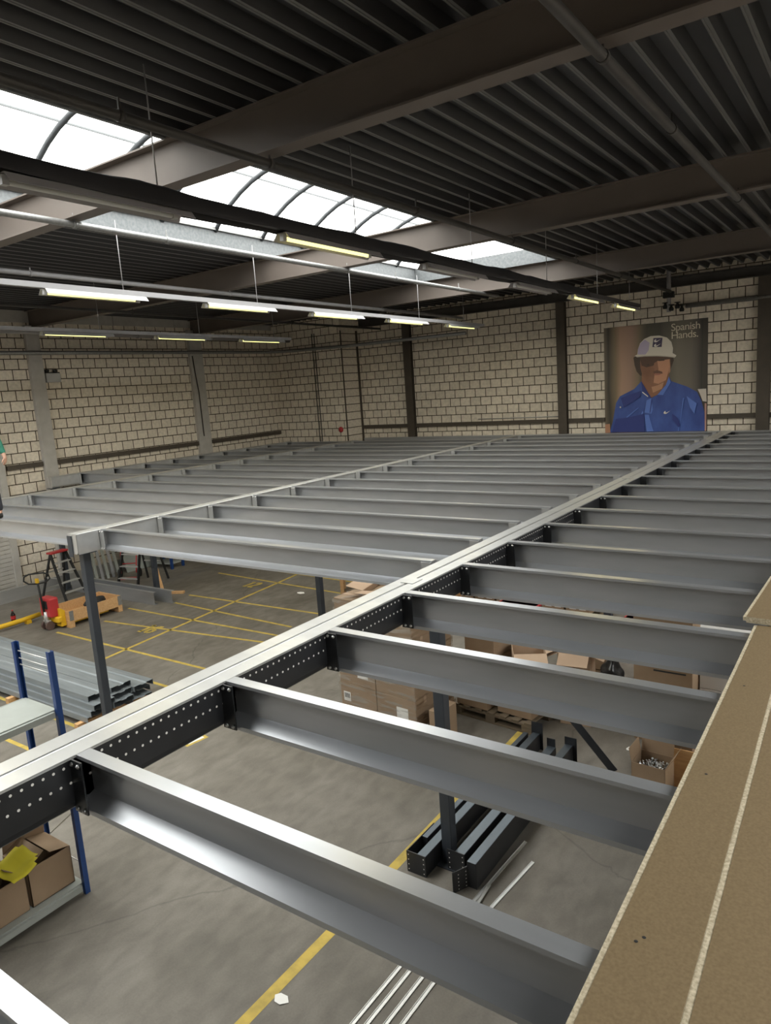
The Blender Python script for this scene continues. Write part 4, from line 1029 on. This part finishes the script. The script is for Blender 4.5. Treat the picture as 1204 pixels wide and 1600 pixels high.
for i, x in enumerate((-9.05, -10.9, -12.6)):
    bm = BM(); add_box(bm, -.045,.045,4.98,6.2,0,.092); tag(obj('timber_bearer', bm, M['wood'], None, (x,0,0)), 'square timber bearer under the channel stack, %s from the right' % ORD[i], 'timber', 'timber bearers')
g = 'channels lying by the ladders'
lying_channel('front galvanised channel on the floor between the dark columns', (-16.2,9.35), (-13.10,9.40), .28, .075, True, g, 0, -1)
lying_channel('rear galvanised channel with a folded end between the dark columns', (-15.9,9.62), (-12.82,9.66), .28, .075, True, g, .0, -1)
lying_channel('long galvanised channel standing on edge along the foot of the left wall', (-16.78,4.9), (-16.78,12.5), .30, .075, True, None, 0, -1, 'galv2')

# ------------------------------------------------------------------ things by the left wall
t = thing('safety_rail', 'yellow steel guard rail on the floor at the left edge', 'rail', (-14.7,4.2,0))
bm = BM(); add_tube(bm, [(0,0,.10),(0,3.1,.10),(-.06,3.5,.10)], .05, 10); obj('rail_tube', bm, M['yel'], t)
for y in (.3,1.8,3.2):
    bm = BM(); add_box(bm, -.06,.06,y-.05,y+.05,0,.07); obj('foot', bm, M['yel'], t)
t = thing('cola_bottle', 'dark soft drink bottle with a red label on the floor near the left wall', 'bottle', (-14.94, 7.23, 0))
cola = mat('dark_cola', (.012,.005,.004), .15)
bm = BM(); add_lathe(bm, [(0,0),(.045,0),(.05,.02),(.046,.10),(.05,.17),(.045,.21),(.018,.27),(.014,.29),(0,.29)]); obj('bottle_body', bm, cola, t)
bm = BM(); add_lathe(bm, [(.0485,.115),(.0515,.19)]); obj('bottle_label', bm, M['red'], t)
bm = BM(); add_lathe(bm, [(.016,.291),(.016,.315),(0,.315)]); obj('cap', bm, M['red'], t)
# pallet with timber collar
pl = pallet('pallet with a timber collar standing beside the nearest silver-girder column', (-13.85, 8.22, 0), .80, 1.22, 0, 'wood')
t = thing('pallet_collar', 'raw timber pallet collar with metal corner hinges', 'crate', (-13.85, 8.22, .146))
for a in ((-.40,.40,-.61,-.59),(-.40,.40,.59,.61),(-.40,-.38,-.588,.588),(.38,.40,-.588,.588)):
    bm = BM(); add_box(bm, *a, 0, .20); obj('side_board', bm, M['wood'], t)
bm = BM()
for sx in (-1,1):
    for sy in (-1,1):
        bm = BM(); add_box(bm, sx*.40 if sx > 0 else -.404, .404 if sx > 0 else -.40, sy*.61-.09*(sy > 0), sy*.61+.09*(sy < 0), .002, .205); obj('corner_hinge', bm, M['pipe_galv'], t)
blob('cable_reel_bag', 'black rounded bag lying inside the timber pallet collar', 'bag', (-13.85, 8.45, .148), (.2,.22,.11), M['rubber'], 4)
# pallet truck
t = thing('pallet_truck', 'yellow and red hand pallet truck pushed into the pallet with the timber collar', 'pallet truck', (-13.85, 7.38, 0), .0)
def p(name, bm, m, par=None): return obj(name, bm, m, par or t)
for s in (-1,1):
    bm = BM(); prof = [(-.08,.05),(.08,.05),(.08,.12),(-.08,.12)]
    add_prof(bm, prof, lambda s_, u, v: (s*.18+u, s_, v), .12, 1.20); p('fork', bm, M['yel'])
    bm = BM(); add_prof(bm, [(.12,.121),(.50,.121),(.16,.42),(.12,.42)], lambda s_, u, v: (s*.18+s_, u, v), -.075, .075); p('fork_heel', bm, M['yel'])
    bm = BM(); add_tube(bm, [(s*.18-.05,1.05,.042),(s*.18+.05,1.05,.042)], .04, 12); p('load_roller', bm, M['rubber'])
    bm = BM(); add_tube(bm, [(s*.08-.025,-.02,.09),(s*.08+.025,-.02,.09)], .09, 16); p('steer_wheel', bm, mat('brown_wheel', (.10,.06,.05), .6))
bm = BM(); add_box(bm, -.27,.27,.05,.16,.14,.26); bevel(p('chassis', bm, M['yel']), .02)
bm = BM(); add_box(bm, -.19,.19,-.03,.17,.26,.66); bevel(p('red_hood', bm, M['red']), .03)
bm = BM(); add_box(bm, -.10,.10,-.038,-.0305,.44,.60); p('dark_panel', bm, M['rubber'])
bm = BM(); add_tube(bm, [(0,-.03,.12),(0,-.03,.38)], .045, 12); add_box(bm, -.08,.08,-.06,.02,.16,.20); p('hydraulic_pump', bm, M['alu'])
bm = BM(); add_tube(bm, [(0,-.05,.25),(0,-.10,1.02)], .022, 8); th = p('tiller', bm, M['rubber'])
bm = BM(); add_tube(bm, [(0,-.10,.98),(-.16,-.11,1.0),(-.24,-.12,1.07),(-.22,-.13,1.16),(-.13,-.13,1.20),(.13,-.13,1.20),(.22,-.13,1.16),(.24,-.12,1.07),(.16,-.11,1.0),(0,-.10,.98)], .016, 8); bm.transform(Matrix.Translation((0,-.1,0)) @ Matrix.Rotation(.9,4,'Z') @ Matrix.Translation((0,.1,0))); p('handle_loop', bm, M['rubber'], th)
bm = BM(); add_box(bm, -.03,.03,-.13,-.08,1.0,1.09); p('release_lever', bm, M['yel'], th)

def stepladder(label, loc, rz, H, wb, wt, n, depth, topm, rail, tread):
    t = thing('stepladder', label, 'ladder', loc, rz)
    lean = depth*.55
    for s in (-1,1):
        bm = BM(); add_bar(bm, (s*wb/2, -lean, 0), (s*wt/2, 0, H), .03, .07, up=(0,1,0)); obj('front_rail', bm, rail, t)
        bm = BM(); add_bar(bm, (s*wb/2*1.05, depth-lean, 0), (s*wt/2*.9, .04, H-.03), .03, .05, up=(0,1,0)); obj('rear_rail', bm, rail, t)
    for k in range(1, n+1):
        f = k/(n+1); w_ = wb+(wt-wb)*f; y = -lean*(1-f)
        bm = BM(); add_box(bm, -w_/2, w_/2, y-.04, y+.05, f*H-.012, f*H+.012); obj('tread', bm, tread, t)
    for f in (.25,.6):
        bm = BM(); w_ = wb*1.05+(wt*.9-wb*1.05)*f; y = (depth-lean)*(1-f)+.04*f; add_box(bm, -w_/2, w_/2, y-.01, y+.01, f*H-.015, f*H+.015); obj('rear_bar', bm, tread, t)
    bm = BM(); add_box(bm, -wt/2-.03, wt/2+.03, -.09, .11, H-.01, H+.035); bevel(obj('top_cap', bm, topm, t), .015)
    for s in (-1,1):
        bm = BM(); add_bar(bm, (s*wb/2*.85, -lean*.5, H*.5), (s*wb/2*.85, (depth-lean)*.5, H*.5), .006, .02); obj('spreader', bm, tread, t)
    return t
stepladder('black stepladder with a red top and aluminium treads behind the pallet truck', (-15.75, 8.86, 0), PI/2+.12, 1.12, .58, .40, 4, .85, M['red'], M['rubber'], M['alu'])
stepladder('taller all-black stepladder beside the farther dark column', (-14.95, 10.52, 0), .25, 1.95, .60, .40, 6, 1.15, M['rubber'], M['rubber'], M['alu'])
# red hand truck, leaning profiles, plank, far blue rack
t = thing('hand_truck', 'red tubular hand truck behind the black stepladder', 'hand truck', (-15.9, 10.75, 0), .6)
for s in (-1,1):
    bm = BM(); add_tube(bm, [(s*.2,0,.12),(s*.2,.05,.3),(s*.2,.36,1.15)], .018, 8); obj('frame_tube', bm, M['red'], t)
    bm = BM(); add_tube(bm, [(s*.25-.03,.08,.11),(s*.25+.03,.08,.11)], .11, 14); obj('wheel', bm, M['rubber'], t)
for z in (.35,.7,1.1):
    bm = BM(); add_tube(bm, [(-.2,.07+.3*(z-.3)/.85,z),(.2,.07+.3*(z-.3)/.85,z)], .014, 6); obj('cross_tube', bm, M['red'], t)
bm = BM(); add_box(bm, -.2,.2,-.2,0,.0,.012); obj('toe_plate', bm, M['red'], t)
for i in range(5):
    bm = BM(); y = 10.2+.14*i; prof = thick([(-.03,.05),(-.03,0),(.03,0),(.03,.05)], .004)
    add_bar(bm, (-16.45+.03*i, y, 0.0), (-16.93, y+.10, 1.9), .07, .03, up=(1,0,0))
    tag(obj('leaning_profile', bm, M['galv'] if i % 2 else M['shelf']), 'light steel profile leaning on the left wall, %s from the left' % ORD[i], 'profile', 'steel profiles leaning on the wall')
bm = BM(); add_bar(bm, (-16.4,11.6,0), (-16.9,11.6,1.9), 1.1, .02, up=(1,0,0)); tag(obj('grey_sheet', bm, M['shelf']), 'large grey sheet leaning on the left wall behind the ladders', 'sheet')
bm = BM(); add_bar(bm, (-13.72,10.1,.03), (-14.55,10.35,1.75), .10, .025, up=(1,0,.3)); tag(obj('wood_plank', bm, M['wood']), 'orange-brown wood plank leaning against the black stepladder', 'plank')
bm = BM(); add_obox(bm, (0,0,.03), .5, .09, .05, .5); tag(obj('wood_offcut', bm, M['wood'], None, (-13.45,10.2,0)), 'short wood offcut on the floor at the foot of the leaning plank', 'plank')
t = thing('blue_trolley', 'small blue trolley far back near the left wall', 'trolley', (-15.85, 11.95, 0), .1)
for sx in (-.35,.35):
    for sy in (-.2,.2):
        bm = BM(); add_box(bm, sx-.03,sx+.03,sy-.03,sy+.03,0,.55); obj('post', bm, M['blue'], t)
for z in (.12,.35,.52):
    bm = BM(); add_box(bm, -.33,.33,-.2,.2,z,z+.03); obj('shelf_panel', bm, M['shelf'], t)
